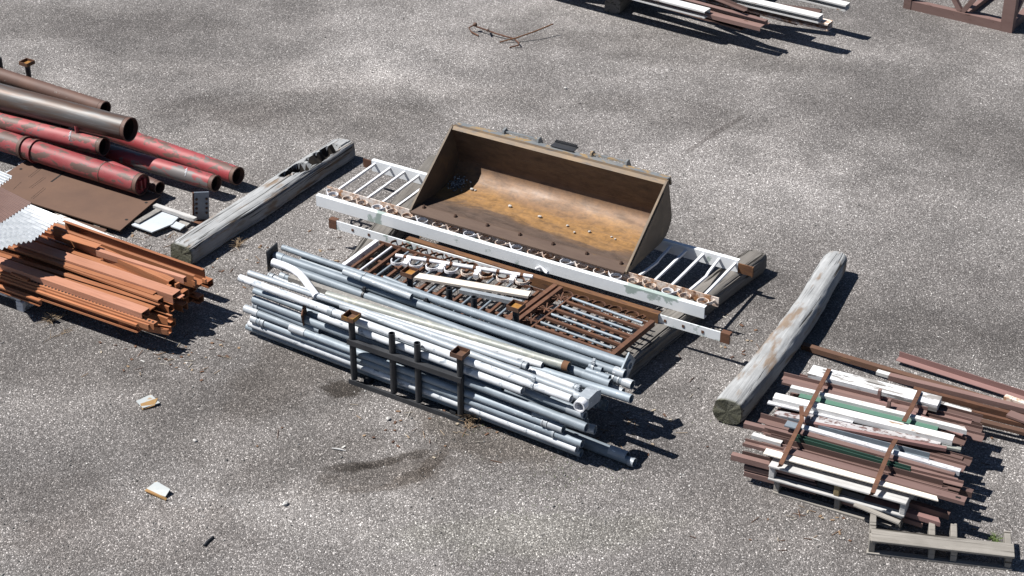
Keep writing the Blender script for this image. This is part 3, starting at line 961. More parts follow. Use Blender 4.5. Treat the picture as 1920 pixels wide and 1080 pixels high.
def pole(A, B, zA, zB, r0, mat, label, r1=None, ext=(), name='galvanised_pole', cat='pole', group=PG, wall=.004, gloss=None):
    a, b = P(*A, zA), P(*B, zB)
    L = (b - a).length
    M = frame(a, b)
    r1 = r0 if r1 is None else r1
    if not ext:
        bm = nb()
        pipe(bm, L, r0, r1, wall)
        return solo(name, bm, mat, M, label, cat, group)
    t = thing(name, M, label, cat, group)
    bm = nb()
    pipe(bm, L, r0, r1, wall)
    part('tube', bm, mat, t)
    for e in ext:
        k, x = e[0], e[1]
        if x < 0: x = L + x
        rr = r0 + (r1 - r0) * x / L
        bm = nb()
        if k == 'coupling':
            pipe(bm, e[2], rr + .004, wall=.0035, x0=x)
            part('coupling', bm, e[3], t)
        elif k == 'collar':
            pipe(bm, .012, rr + .008, wall=.0075, x0=x)
            pipe(bm, .03, rr + .004, wall=.0035, x0=x + .0125)
            pipe(bm, .012, rr + .008, wall=.0075, x0=x + .043)
            part('collar', bm, e[3], t)
        elif k == 'flange':
            s = e[2]
            box(bm, x, x + .014, -s, s, -s, s, M=Matrix.Translation((x, 0, 0)) @ Matrix.Rotation(e[4] if len(e) > 4 else 0, 4, 'X') @ Matrix.Translation((-x, 0, 0)))
            part('base_plate', bm, e[3], t)
        elif k == 'clamp':
            pipe(bm, .022, rr + .007, wall=.0065, x0=x)
            box(bm, x, x + .022, -.012, .012, rr + .0075, rr + .045)
            box(bm, x - .008, x + .03, -.02, -.0125, rr + .012, rr + .034)
            part('clamp', bm, e[3], t)
        elif k == 'hub':
            pipe(bm, .03, e[2], wall=e[2] * .4, x0=x)
            part('hub', bm, e[3], t)
    return t

pole((464, 612), (1090, 850), .062, .062, .033, M_GALVD, 'lowest shaded pole, behind the white streaked bottom pole of rack front')
pole((468, 606), (1082, 842), .135, .135, .033, M_WPIPE, 'whitish bottom pole with grey scuffs on the rack front')
pole((473, 597), (1092, 832), .203, .203, .035, M_GALV, 'second pole from the bottom of rack front, white collar at left end', ext=[('coupling', .0, .07, M_SLEEVE), ('collar', .1, 0, M_GALVB), ('clamp', -.28, 0, M_GALVB)])
pole((460, 578), (650, 651), .275, .275, .033, M_GALV, 'short pole with pale sleeve at its left end, low on rack front', ext=[('coupling', .0, .16, M_SLEEVE)])
pole((545, 614), (1057, 805), .272, .272, .034, M_GALV, 'pole with ribbed white coupling at left and red marked collar at right', ext=[('coupling', .0, .17, M_SLEEVE), ('collar', -.2, 0, M_SLEEVE), ('coupling', -.14, .138, M_SLEEVE)])
pole((523, 593), (1023, 787), .255, .255, .031, M_GALV, 'pole with white screw coupling at left, ending square mid rack front', ext=[('collar', .0, 0, M_SLEEVE), ('coupling', .056, .09, M_SLEEVE)])
pole((476, 561), (1100, 802), .385, .385, .037, M_GALV, 'thick grey green pole with long sleeve at the right, mid rack front', ext=[('coupling', -.24, .2395, M_GALVD)])
pole((578, 589), (943, 729), .40, .40, .033, M_GALVD, 'short pole with a brown base plate at its left end', ext=[('flange', -0.0001, .0, M_RUST), ('coupling', .02, .1, M_GALV), ('hub', .11, .036, M_GALVB)][1:])
pole((477, 545), (800, 668), .37, .37, .031, M_GALVD, 'dark blue shaded pole under the long white pole')
pole((600, 592), (980, 733), .505, .505, .035, M_WPIPE, 'white painted pole cut square, below the topmost white pole')
pole((650, 598), (1097, 779), .465, .465, .030, M_GALV, 'grey pole ending in a notched tip below the tee fitting', ext=[('coupling', -.17, .169, M_GALVB)])
pole((450, 521), (1071, 748), .585, .585, .034, M_WPIPE, 'long bright white peeling pole reaching furthest left on rack top', ext=[('clamp', -.37, 0, M_GALVB), ('coupling', 1.02, .05, M_GALVB)])
pole((467, 512), (990, 688), .585, .585, .029, M_GALVB, 'shiny long pole beside the white pole, ending in a silver collar', ext=[('collar', -.06, 0, M_GALVB)])
pole((640, 573), (1087, 741), .572, .572, .031, M_GALVB, 'pole ending in the square tee fitting on rack top', ext=[('clamp', -.03, 0, M_GALVB)])
pole((890, 655), (1184, 748), .44, .545, .034, M_GALV, 'long plain pole with blue mark, reaching furthest right past the tee', r1=.038)
pole((955, 680), (1088, 730), .49, .53, .029, M_WPIPE, 'white pole with grooved right end between tee and plain pole', ext=[('collar', -.06, 0, M_GALVB)])
pole((575, 549), (1017, 685), .535, .535, .028, M_WPIPE, 'thin white pole tucked under the olive pole')
pole((613, 553), (1067, 688), .56, .56, .039, M_GALVO, 'olive cream stained pole with a rusty right end', ext=[('coupling', -.055, .0551, M_RUSTO)])
pole((512, 492), (1145, 720), .51, .51, .040, M_GALVD, 'grey pole carrying the white bend at its left end', ext=[('coupling', 0, .14, M_SLEEVE), ('clamp', 1.05, 0, M_BLACK), ('coupling', -.26, .2599, M_GALV)])
pole((515, 479), (1172, 702), .555, .555, .038, M_GALVD, 'grey pole with a dark square plate at its left end', ext=[('coupling', .02, .09, M_GALV), ('flange', -3.9999, .0, M_BLACK), ('clamp', 2.55, 0, M_GALVB), ('coupling', -.1, .0999, M_GALVB)][:1] + [('coupling', -.1, .0999, M_GALVB)])
pole((645, 509), (772, 557), .655, .63, .031, M_GALVB, 'short bright pole lying on top of the rear poles', ext=[('coupling', .2, .012, M_GALV)])
pole((566, 488), (1130, 694), .51, .51, .033, M_GALV, 'pale pole with a black clamp, second from the back of rack', ext=[('clamp', 1.42, 0, M_BLACK), ('clamp', -.1, 0, M_GALVB)])
pole((530, 464), (1176, 684), .575, .575, .028, M_GALV, 'rearmost tapered lamp pole with square base plate at right', r1=.045, ext=[('coupling', .95, .012, M_GALVB), ('flange', -.001, .085, M_GALVD, .7), ('hub', -.0001, .05, M_GALVB)])
pole((720, 520), (985, 626), .42, .42, .018, M_GALV, 'thin pale rod behind the rearmost lamp pole', group=PG)
pole((1128, 700), (1186, 722), .50, .50, .037, M_GALVD, 'grey pole stub with white chalk marks at the right end', ext=[('coupling', .06, .014, M_SLEEVE), ('coupling', .12, .014, M_SLEEVE), ('coupling', .17, .014, M_SLEEVE), ('coupling', -.09, .0899, M_SLEEVE)])
pole((1100, 694), (1143, 709), .55, .55, .027, M_GALV, 'small pole stub with a white band near the chalk marked stub')
pole((1105, 686), (1129, 694), .58, .58, .026, M_GALVD, 'tiny pole stub with clamp near the right end of rack', ext=[('clamp', .03, 0, M_SLEEVE)])
pole((1120, 716), (1168, 735), .43, .43, .030, M_GALVD, 'white ended pole stub in shadow under the chalk marked stub', ext=[('coupling', -.12, .1199, M_SLEEVE)])
pole((1020, 798), (1176, 857), .07, .055, .045, M_GALVD, 'thick low pole with notched lit end, reaching right on the ground', ext=[('coupling', -.16, .1599, M_GALVB)])
pole((1050, 815), (1190, 868), .046, .04, .036, M_GALVD, 'low pole lying on the ground furthest right', ext=[('coupling', -.05, .0499, M_GALVB)])
pole((1000, 775), (1116, 806), .31, .30, .036, M_GALV, 'pole with broad bright end below the grey green pole', ext=[('coupling', -.13, .1299, M_GALVB)])
pole((505, 517), (640, 570), .46, .44, .027, M_SLEEVE, 'small white capped pole stub under the white bend', ext=[('collar', 0, 0, M_GALVB)])
pole((526, 516), (660, 567), .49, .47, .027, M_GALV, 'small grey pole stub beside the brown encrusted pole', ext=[('coupling', .0, .06, M_GALVB)])
pole((549, 534), (690, 590), .50, .48, .027, M_WPIPE, 'small white pole stub emerging under the olive pole', ext=[('coupling', .0, .09, M_SLEEVE)])
pole((477, 571), (600, 620), .33, .33, .026, M_GALVD, 'thin shaded pole with white collar low at the left', ext=[('collar', 0, 0, M_SLEEVE)])

# encrusted bar, plates, bend, tee
a, b = P(543, 517, .572), P(850, 619, .572)
bm = nb(); prism(bm, rect(.055, .05), 0, (b - a).length)
solo('encrusted_bar', bm, M_CONC, frame(a, b), 'grey brown encrusted flat bar among the rear poles', 'bar')
a = P(514, 479, .555)
def plate(c, s, t, ang_, mat, label, name='steel_plate', tilt=0.0):
    bm = nb()
    box(bm, -t / 2, t / 2, -s, s, -s * 1.1, s * 1.1)
    return solo(name, bm, mat, at(c, ang_) @ Matrix.Rotation(tilt, 4, 'X'), label, 'plate')
plate(P(511, 482, .545), .095, .012, RANG + 8, M_BLACK, 'dark square plate standing at the left end of the rear poles')
plate(P(570, 589, .43), .075, .012, RANG + 25, M_RUST, 'brown square plate standing among poles on the rack front', tilt=.4)
pts = [P(512, 491, .59), P(524, 495, .59), P(538, 500, .595), P(552, 507, .60), P(563, 515, .60), P(573, 527, .60), P(582, 540, .60), P(594, 556, .59)]
o_ = pts[0].copy()
bm = nb()
tube(bm, [p - o_ for p in pts], .034, 16)
solo('bent_pipe', bm, M_WPICK, Matrix.Translation(o_), 'white pipe bent in an elbow on the rack top at left', 'pipe')
tp = P(1090, 745, .575)
tt = thing('tee_fitting', at(tp, -31), 'bright square tee fitting with open round mouth on pole end', 'fitting')
bm = nb()
prism(bm, [(-.06, -.055), (.13, -.075), (.15, -.05), (.15, .02), (.08, .05), (-.06, .05)], .0, .10, M=Matrix.Translation((.0, 0, 0)))
part('box_arm', bm, M_GALVB, tt)
bm = nb()
pipe(bm, .07, .052, wall=.012, n=22, M=Matrix.Translation((.05, -.061, -.0)) @ Matrix.Rotation(-PI / 2, 4, 'Z'))
part('mouth', bm, M_WPICK, tt)
bm = nb()
pipe(bm, .06, .038, wall=.006, n=18, x0=-.0605)
part('socket', bm, M_GALVB, tt)

# poles buried in the bundle: only their open ends show
rnd = random.Random(21)
used = [(.12, .062), (.065, .135), (.07, .2), (.07, .275), (.14, .255), (.085, .385), (.155, .40), (.225, .37), (.08, .505), (.155, .465), (.08, .585), (.17, .575), (.25, .585), (.33, .5), (.26, .53)]
fil = []
z = .075
row = 0
while z < .50:
    y = .19 + (.042 if row % 2 else 0)
    while y < .82:
        if all(math.hypot(y - a, z - b) > .072 for a, b in used + fil) and not (z > .42 and y < .45):
            fil.append((y, z))
        y += .083
    z += .073
    row += 1
for i, (y, z) in enumerate(fil):
    x0 = rnd.uniform(-.95, -.45)
    x1 = 2.33 - .55 * (1 - z / .5) * rnd.random() - rnd.uniform(0, .22)
    a, b = R0 + RU * x0 + RD * y + Vector((0, 0, z)), R0 + RU * x1 + RD * y + Vector((0, 0, z - .012))
    bm = nb()
    pipe(bm, (b - a).length, rnd.choice((.029, .032, .034)), wall=.0035)
    solo('galvanised_pole', bm, rnd.choice((M_GALV, M_GALVD, M_GALV)), frame(a, b), 'galvanised pole buried in the rack, only its open ends in view', 'pole', 'poles buried inside the rack')

# ------------------------------------------------------------------ red and grey pipes at the left
M_BORE = surf('shade_darkened_rusty_bore', (.033, .022, .017), (.023, .017, .013), .95, 0, 6)  # rust darkened further to carry the shade inside the pipes
LG = 'large pipes stacked at the left'
def bigpipe(A, B, zA, zB, r0, mat, label, r1=None, groove=True, ext=(), wall=.008, back=1.2):
    a, b = P(*A, zA), P(*B, zB)
    a = b + (a - b).normalized() * ((a - b).length + back)      # runs on beyond the picture
    L = (b - a).length
    t = thing('steel_pipe', frame(a, b), label, 'pipe', LG)
    r1 = r0 if r1 is None else r1
    bm = nb()
    pipe(bm, L - .045, r0, r1, wall, 36)
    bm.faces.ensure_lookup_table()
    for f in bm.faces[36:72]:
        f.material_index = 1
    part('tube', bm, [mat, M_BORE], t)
    bm = nb()
    pipe(bm, .0445, r1 - .002, r1, wall, 36, x0=L - .0445)
    pipe(bm, .012, r1 + .0035, r1 + .0035, .012, 36, x0=L - .006)
    part('end_ring', bm, M_PBROWN, t)
    for e in ext:
        bm = nb()
        if e[0] == 'ring':
            pipe(bm, .035, r1 + .013, r1 + .013, .0125, 36, x0=L - e[1])
            pipe(bm, .012, r1 + .02, r1 + .02, .0195, 36, x0=L - e[1] + .0355)
            part('coupling_ring', bm, e[2], t)
        elif e[0] == 'seam':
            pipe(bm, .01, r1 + .004, r1 + .004, .0035, 36, x0=L - e[1])
            part('weld_seam', bm, e[2], t)
        elif e[0] == 'nipple':
            pipe(bm, .075, .024, wall=.005, n=16, M=Matrix.Translation((L - e[1], 0, r1 - .004)) @ Matrix.Rotation(-PI / 2, 4, 'Y'))
            part('nipple', bm, e[2], t)
        elif e[0] == 'cap':
            rr = r1 - wall - .001
            n = 28
            c = [bm.verts.new((L - .02, rr * math.cos(2 * PI * i / n), rr * math.sin(2 * PI * i / n))) for i in range(n)]
            bm.faces.new(c)
            for yy in (-.035, .02):
                box(bm, L - .0195, L + .02, yy, yy + .02, -.05, .06)
            part('end_cap', bm, e[2], t)
        elif e[0] == 'mark':
            for k in range(3):
                tube(bm, [(L - e[1] + .012 * k, (r1 + .002) * math.cos(a_), (r1 + .002) * math.sin(a_)) for a_ in [R(95 + 28 * k * .4 + q * 8) for q in range(4 + k)]], .004, 5)
            part('white_mark', bm, M_WPICK, t)
    return t
bigpipe((0, 141), (197, 204), .47, .47, .082, M_PBROWN, 'rust brown pipe furthest back, in front of the cupped post')
bigpipe((0, 181), (244, 243), .56, .545, .15, M_PGREY, 'fat bare grey pipe lying on top of the red pipes', r1=.127)
bigpipe((0, 228), (195, 275), .335, .325, .098, M_RED, 'red pipe with a small upright nipple, under the fat grey pipe', ext=[('nipple', .33, M_RED), ('mark', .40, None)])
bigpipe((0, 262), (266, 346), .235, .215, .115, M_RED, 'red pipe with coupling rings and lugged end cap, nearest the rust plate', r1=.112, ext=[('ring', 1.62, M_PBROWN), ('ring', 1.48, M_RED), ('seam', .50, M_PBROWN), ('cap', 0, M_REDC)])
bigpipe((225, 320), (299, 352), .135, .13, .066, M_RED, 'small red pipe end half hidden behind the capped red pipe', back=1.0)
bigpipe((220, 290), (405, 344), .165, .165, .086, M_REDW, 'half bare red pipe lying low beneath the fat grey pipe', ext=[('mark', .36, None)])
bigpipe((260, 266), (446, 330), .15, .15, .096, M_RED, 'red pipe lying furthest right, half shaded by the grey pipe')
bigpipe((0, 200), (120, 238), .31, .31, .07, M_PBROWN, 'hidden brown pipe supporting the back pipe', back=1.0)

# ------------------------------------------------------------------ rust plate, sheets and scraps at the left
def sheet(name, px, z, t, mat, label, cat='sheet', zs=None, group=None):
    pts = [P(x, y, (zs[i] if zs else z)) for i, (x, y) in enumerate(px)]
    o = pts[0].copy()
    bm = nb()
    slab(bm, [p - o for p in pts], t)
    return solo(name, bm, mat, Matrix.Translation(o), label, cat, group)

pz = .085
cor = [P(50, 300, pz), P(302, 366, pz), P(225, 432, pz), P(-32, 352, pz)]
o_ = cor[0].copy()
ru = thing('rust_plate', Matrix.Translation(o_), 'big flat brown rusted steel plate with slots, under the red pipe', 'plate')
bm = nb(); slab(bm, [p - o_ for p in cor], .012); part('sheet', bm, M_RUSTP, ru)
def groove(a, b, w, mat, name):
    p, q = P(*a, pz) - o_, P(*b, pz) - o_
    n = (q - p).normalized().cross(Vector((0, 0, 1))) * w / 2
    bm = nb()
    slab(bm, [v + Vector((0, 0, .0012)) for v in (p - n, p + n, q + n, q - n)], .001)
    part(name, bm, mat, ru)
M_RUSTD = surf('dark_rust_line', (.040, .025, .020), (.050, .030, .022), .9, 0, 9)
M_DARK = surf('painted_slot_shade', (.008, .007, .007), (.011, .009, .008), .9, 0, 5)  # near black painted in place of the shade inside slots and holes
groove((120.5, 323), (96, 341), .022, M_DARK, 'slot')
for k, (a, b) in enumerate((((79, 311), (53, 332)), ((82, 332), (55, 352)), ((82, 352), (58, 372)), ((104, 316), (96, 322)), ((40, 341), (25, 355)))):
    groove(a, b, .004, M_RUSTD, 'scored_line')
    if k < 3:
        groove((a[0] + 4, a[1] + 1), (b[0] + 4, b[1] + 1), .004, M_RUSTD, 'scored_line')
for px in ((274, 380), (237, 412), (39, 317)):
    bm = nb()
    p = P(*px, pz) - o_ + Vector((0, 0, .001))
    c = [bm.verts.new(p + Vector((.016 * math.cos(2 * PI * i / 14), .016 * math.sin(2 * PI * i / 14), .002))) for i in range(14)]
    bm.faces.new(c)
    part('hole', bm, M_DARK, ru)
sheet('rust_plate', [(60, 388), (200, 430), (190, 441), (45, 398)], .06, .01, M_RUSTP, 'second brown plate peeping out below the big rust plate', 'plate')
for q in ((36, 340), (150, 385), (225, 405)):
    bm = nb(); box(bm, -.35, .35, -.04, .04, 0, .049)
    solo('wooden_bearer', bm, M_PALLET, at(P(*q), 60), 'wooden bearer under the rust plate', 'bearer', 'bearers under the rust plate')
sheet('white_board', [(113, 402), (215, 444), (206, 449), (95, 412)], .10, .02, M_WHITEB, 'narrow white board between rust plate and orange beams', 'board')
sheet('grey_sheet', [(246, 421), (304, 393), (336, 406), (322, 420), (285, 435)], .06, .012, M_SHEETW, 'pale grey sheet with a curved cut, right of the rust plate', 'sheet')
sheet('beige_strip', [(252, 415), (296, 389), (304, 393), (260, 418)], .078, .01, M_CONC, 'narrow beige strip lying on the grey sheet', 'strip')
sheet('fibre_board_scrap', [(336, 413), (358, 417), (349, 424), (330, 420)], .03, .02, M_CONC, 'small beige board scrap under the little white tile', 'scrap')
sheet('white_tile', [(320, 424), (330, 415), (348, 422), (338, 430)], .05, .012, M_SHEETW, 'little white tile scrap beside the upright plate', 'scrap')
for px, lb in (([(33, 305), (46, 301), (49, 305), (36, 310)], 'small pale scrap at the far corner of the rust plate'), ([(10, 322), (22, 317), (27, 321), (14, 326)], 'small grey scrap at the left corner of the rust plate')):
    sheet('sheet_scrap', px, .05, .012, M_SHEETW, lb, 'scrap')
a, b = P(290, 383, .10), P(366, 409, .10)
bm = nb(); prism(bm, rect(.055, .03), 0, (b - a).length)
solo('wood_batten', bm, M_PALLETP, frame(a, b), 'grey wood batten leading to the upright plate', 'batten')
# upright bolted plate
ub = P(378, 412)
up = thing('upright_plate', at(ub, 52), 'grey upright steel plate with two rows of bolts, before the timber', 'plate')
bm = nb(); box(bm, -.008, .0, -.01, .0, 0, .01); bm.free()
bm = nb()
tm = Matrix.Rotation(R(-40), 4, 'Z') @ Matrix.Rotation(R(6), 4, 'X') @ Matrix.Rotation(R(4), 4, 'Y')
box(bm, -.075, .075, -.006, .006, .005, .335, M=tm, bev=.002)
part('panel', bm, surf('blue_grey_plate_paint', (.198, .224, .264), (.165, .185, .218), .5, 0, 4, chip=(.066, .040, .030), chip_at=.66, chip_scale=9), up)
for sx in (-.05, .05):
    for k in range(4):
        bm = nb()
        knob(bm, (0, 0, 0), .014, .012)
        bmesh.ops.transform(bm, matrix=tm @ Matrix.Translation((sx, -.007, .09 + .055 * k)) @ Matrix.Rotation(PI / 2, 4, 'X'), verts=bm.verts[:])
        part('bolt', bm, M_BOLT, up)
bm = nb(); box(bm, -.09, -.0755, -.01, .012, .003, .33, M=tm); part('edge_strip', bm, M_RUST, up)
bm = nb(); box(bm, -.09, .08, -.055, .06, 0, .004); part('foot', bm, M_RUST, up)

# corrugated sheets
def corrugated(name, left, right, zl, zr, amp, pitch_n, mat, label, nu=14, nd=120, t=.002, droop=None):
    """sheet between its left and right end curves; ridges run from left to right"""
    def samp(c, zc, t_):
        k = t_ * (len(c) - 1)
        i = min(int(k), len(c) - 2)
        f = k - i
        f = f
        return P(c[i][0] + (c[i + 1][0] - c[i][0]) * f, c[i][1] + (c[i + 1][1] - c[i][1]) * f, zc[i] + (zc[i + 1] - zc[i]) * f)
    o = P(*left[0], zl[0])
    bm = nb()
    G = []
    for i in range(nd + 1):
        t_ = i / nd
        A, B = samp(left, zl, t_), samp(right, zr, t_)
        w = amp * math.sin(2 * PI * pitch_n * t_)
        G.append([bm.verts.new(A.lerp(B, k / nu) + Vector((0, 0, w + (droop(k / nu, t_) if droop else 0))) - o) for k in range(nu + 1)])
    H = [[bm.verts.new(v.co - Vector((0, 0, t))) for v in row] for row in G]
    for i in range(nd):
        for k in range(nu):
            f = bm.faces.new((G[i][k], G[i][k + 1], G[i + 1][k + 1], G[i + 1][k])); f.smooth = True
            f = bm.faces.new((H[i][k], H[i + 1][k], H[i + 1][k + 1], H[i][k + 1])); f.smooth = True
    for i in range(nd):
        for k in (0, nu):
            bm.faces.new((G[i][k], G[i + 1][k], H[i + 1][k], H[i][k]))
    for k in range(nu):
        for i in (0, nd):
            bm.faces.new((G[i][k], G[i][k + 1], H[i][k + 1], H[i][k]))
    return solo(name, bm, mat, Matrix.Translation(o), label, 'corrugated sheet', 'corrugated sheets at the left')
corrugated('corrugated_sheet', [(57, 383), (28, 402), (0, 420), (-30, 440), (-60, 462)], [(119, 408), (98, 421), (80, 437), (60, 452), (30, 457), (0, 468), (-40, 490)],
           [.56, .60, .62, .62, .60], [.54, .62, .68, .71, .70, .68, .62], -.012, 20, M_CORR, 'bright galvanised corrugated sheet sagging over the orange beams')
corrugated('corrugated_sheet', [(-25, 338), (-70, 368)], [(60, 380), (-5, 424)], [.40, .40], [.40, .44], .009, 12, M_CORRB, 'brown corrugated sheet beside the rust plate at the left edge')
corrugated('corrugated_sheet', [(-30, 308), (-60, 330)], [(24, 331), (-6, 352)], [.44, .46], [.44, .40], .012, 6, M_CORR, 'torn galvanised corrugated piece at the left edge above brown sheet')

# ------------------------------------------------------------------ orange beams at the left
OG = 'terracotta beams stacked at the left'
w3, w4, w1, w2 = win(180, 420, 6), win(180, 500, 6), win(0, 400, 7.2), win(0, 490, 7.2)
def beam(A, B, z, poly, mat, label, zB=None, ext=0.0, roll=0.0, name='steel_beam', cat='beam', group=OG, cut0=0.0, cut1=0.0, holes=None, feet=()):
    a, b = P(*A, z), P(*B, z if zB is None else zB)
    a = b + (a - b).normalized() * ((a - b).length + ext)
    L = (b - a).length
    M = frame(a, b, roll)
    bm = nb()
    prism(bm, poly, 0, L, cut0=cut0, cut1=cut1)
    if not holes and not feet:
        return solo(name, bm, mat, M, label, cat, group)
    t = thing(name, M, label, cat, group)
    part('section', bm, mat, t)
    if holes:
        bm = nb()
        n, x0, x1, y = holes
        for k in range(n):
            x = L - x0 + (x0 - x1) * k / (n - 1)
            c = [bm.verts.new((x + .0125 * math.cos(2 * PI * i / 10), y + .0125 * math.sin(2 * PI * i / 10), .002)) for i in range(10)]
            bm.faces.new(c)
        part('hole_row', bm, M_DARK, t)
    for (x, y, sx, sy, sz, z0) in feet:
        bm = nb()
        box(bm, L + x, L + x + sx, y, y + sy, z0, z0 + sz)
        part('end_clip', bm, mat, t)
    return t
beam((110, 419), (373, 511), .47, cee_up(.16, .13, .03), M_ORANGE, 'orange channel at the far side of the stack, mouth up', feet=[(-.02, -.085, .035, .03, .05, -.10), (.0, .03, .04, .02, .04, -.12)])
beam(w3(15, 285), w3(1000, 598), .475, cee_down(.045, .06, .012), M_PINK, 'pinkish narrow beam lying just inside the far orange channel')
beam(w1(1340, 470), w3(850, 630), .455, cee_down(.075, .085), M_ORANGE, 'orange beam with clipped end beside the pinkish narrow beam', feet=[(-.02, -.05, .05, .02, .055, -.085), (.032, -.0, .02, .05, .06, -.09)], ext=.5)
beam(w1(860, 300), w1(1335, 445), .50, rect(.08, .006), M_ORANGE, 'short flat orange strip lying on the far channel')
beam(w1(600, 480), w3(905, 772), .42, cee_down(.115, .085), M_PINK, 'wide pink topped beam in the middle of the orange stack', ext=.9, feet=[(.001, -.02, .05, .07, .006, -.04)])
beam(w1(500, 560), w3(660, 778), .40, cee_near(.05, .09), M_ORANGE, 'narrow orange channel on its side in the middle of the stack', ext=.9)
beam(w1(700, 745), w3(745, 885), .355, zee(.10, .06), M_ORANGE, 'ribbed orange beam just behind the broad pale beam', ext=1.1)
beam(w1(800, 850), w3(640, 945), .335, rect(.07, .012), M_ORANGE, 'orange flat beside the broad pale beam', ext=.3)
beam(w1(480, 800), w3(555, 975), .365, cee_down(.105, .075), M_PINK, 'broad pale pink beam with black scuffs near the front of stack', ext=1.3)
beam(w1(640, 985), w4(670, 632), .305, cee_down(.055, .06, .012), M_ORANGE, 'orange beam with a row of small holes', ext=1.3, holes=(40, 1.62, .03, .0))
beam(w1(150, 870), w4(600, 650), .288, cee_down(.035, .05, .01), M_ORANGE, 'slim rounded orange beam next to the holed beam', ext=.8)
beam(w1(150, 910), w4(470, 643), .268, cee_near(.05, .085, .02), M_ORANGE, 'front orange channel showing its face, along the near side', ext=.8)
beam((225, 598), w4(830, 690), .235, cee_up(.06, .06, .015), M_ORANGE, 'lowest front orange channel with a bent lip at its right end', feet=[(-.05, -.07, .06, .006, .05, -.03)])
beam(w2(330, 450), w2(540, 525), .235, cee_near(.035, .06, .012), M_ORANGE, 'short orange end over the white pallet runner', ext=.7)
beam(w1(165, 790), w1(388, 882), .325, rect(.045, .03), M_ORANGE, 'short sunlit orange stub near the left edge', ext=.0)
rnd = random.Random(5)
for k, (e, zz) in enumerate(((w4(1005, 275), .37), (w4(845, 435), .33), (w4(725, 360), .39), (w4(830, 565), .27), (w4(1285, 155), .22), (w4(860, 600), .20), (w3(1150, 640), .30), (w4(1180, 330), .19), (w4(1000, 420), .27))):
    st = (e[0] - 330, e[1] - 118)
    beam(st, e, zz, rnd.choice((cee_down, cee_up, cee_near))(.075, .07), M_ORANGE, 'orange beam buried in the stack, only its cut end in view', group='beams buried in the orange stack')
for k in range(10):
    zz = .145 + .072 * (k // 5)
    yy = .09 + .115 * (k % 5) + .03 * (k // 5)
    u_, d_ = dirs(-32.5)
    base = P(290, 640, .0) + d_ * yy + Vector((0, 0, zz + .065)) - u_ * (.10 + .16 * rnd.random()) + u_ * yy * .20
    a = base - u_ * 2.4
    bm = nb()
    prism(bm, cee_up(.10, .065), 0, 2.4)
    solo('steel_beam', bm, M_ORANGE, frame(a, base), 'orange beam buried in the stack, only its cut end in view', 'beam', 'beams buried in the orange stack')
# white runner pallet below
pb = P(44, 586)
wp = thing('white_pallet', at(pb, -31), 'white painted pallet runner under the orange beams at left edge', 'pallet')
for x in (-.085, -1.0):
    bm = nb(); box(bm, x, x + .085, -.0, .75, 0, .10, bev=.004); part('stringer', bm, M_WTIMB, wp)
for y in (0.01, .3, .62):
    bm = nb(); box(bm, -1.02, -.03, y, y + .10, .101, .122); part('deck_board', bm, M_WTIMB, wp)

# ------------------------------------------------------------------ pallets with brown angles at the right
PA = -26.5
pu, pd = dirs(PA)
pn = P(1442, 872, .285)
def pallet(o, ang_, L, D, z0, mat, mat2, label, ymat=None):
    t = thing('wooden_pallet', at(Vector((o.x, o.y, z0)), ang_), label, 'pallet', 'wooden pallets under the brown angles')
    for i, x in enumerate((.0, L / 2 - .02, L - .045)):
        bm = nb(); box(bm, x, x + .045, .012, D - .01, .017, .121, bev=.004)
        part('stringer', bm, (ymat if ymat and i == 1 else mat), t)
    for y in (0, D / 2 - .06, D - .13):
        bm = nb(); box(bm, 0, L, y, y + (.06 if y == 0 else .12), 0, .0165, bev=.003)
        part('bottom_board', bm, mat, t)
    for k in range(7):
        y = k * (D - .13) / 6
        bm = nb(); box(bm, -.004, L + .004, y, y + .13, .1215, .139, bev=.003)
        part('deck_board', bm, mat2, t)
    return t
lo = Vector((pn.x, pn.y, 0))
pallet(lo + pu * .04 + pd * .03, PA - 1.5, 1.05, 1.40, 0, M_PALLET, M_PALLETP, 'lower weathered pallet standing on the gravel under the brown angles')
pallet(lo, PA, 1.11, 1.47, .1405, M_PALLETP, M_PALLETP, 'upper pale pallet carrying the strapped brown angles', M_PALLETY)
a, b = P(1629, 955, .148), P(1687, 979, .13)
bm = nb(); box(bm, -.12, (b - a).length, -.024, .024, -.012, 0)
solo('loose_slat', bm, M_PALLET, frame(a, b), 'loose grey slat sticking out between the two pallets', 'slat')
# half pallet
ho = P(1627, 1040)
h2 = P(1895, 1071)
ha = math.degrees(math.atan2(h2.y - ho.y, h2.x - ho.x))
HL = (h2 - ho).length
hp = thing('broken_pallet', at(ho, ha), 'broken half pallet with four stringer stubs, alone at the bottom right', 'pallet')
for i, x in enumerate((.0, .42 * HL, .575 * HL, HL - .05)):
    bm = nb(); box(bm, x, x + .048, .01, .36 - .02 * (i % 2), .019, .122 + (.012 if i == 0 else 0), bev=.004)
    part('stringer', bm, M_PALLET, hp)
bm = nb(); box(bm, -.01, HL + .01, .0, .055, 0, .0185, bev=.003); part('bottom_board', bm, M_PALLET, hp)
bm = nb(); box(bm, .012, HL + .012, -.005, .155, .1225, .143, bev=.003); part('deck_board', bm, M_PALLET, hp)

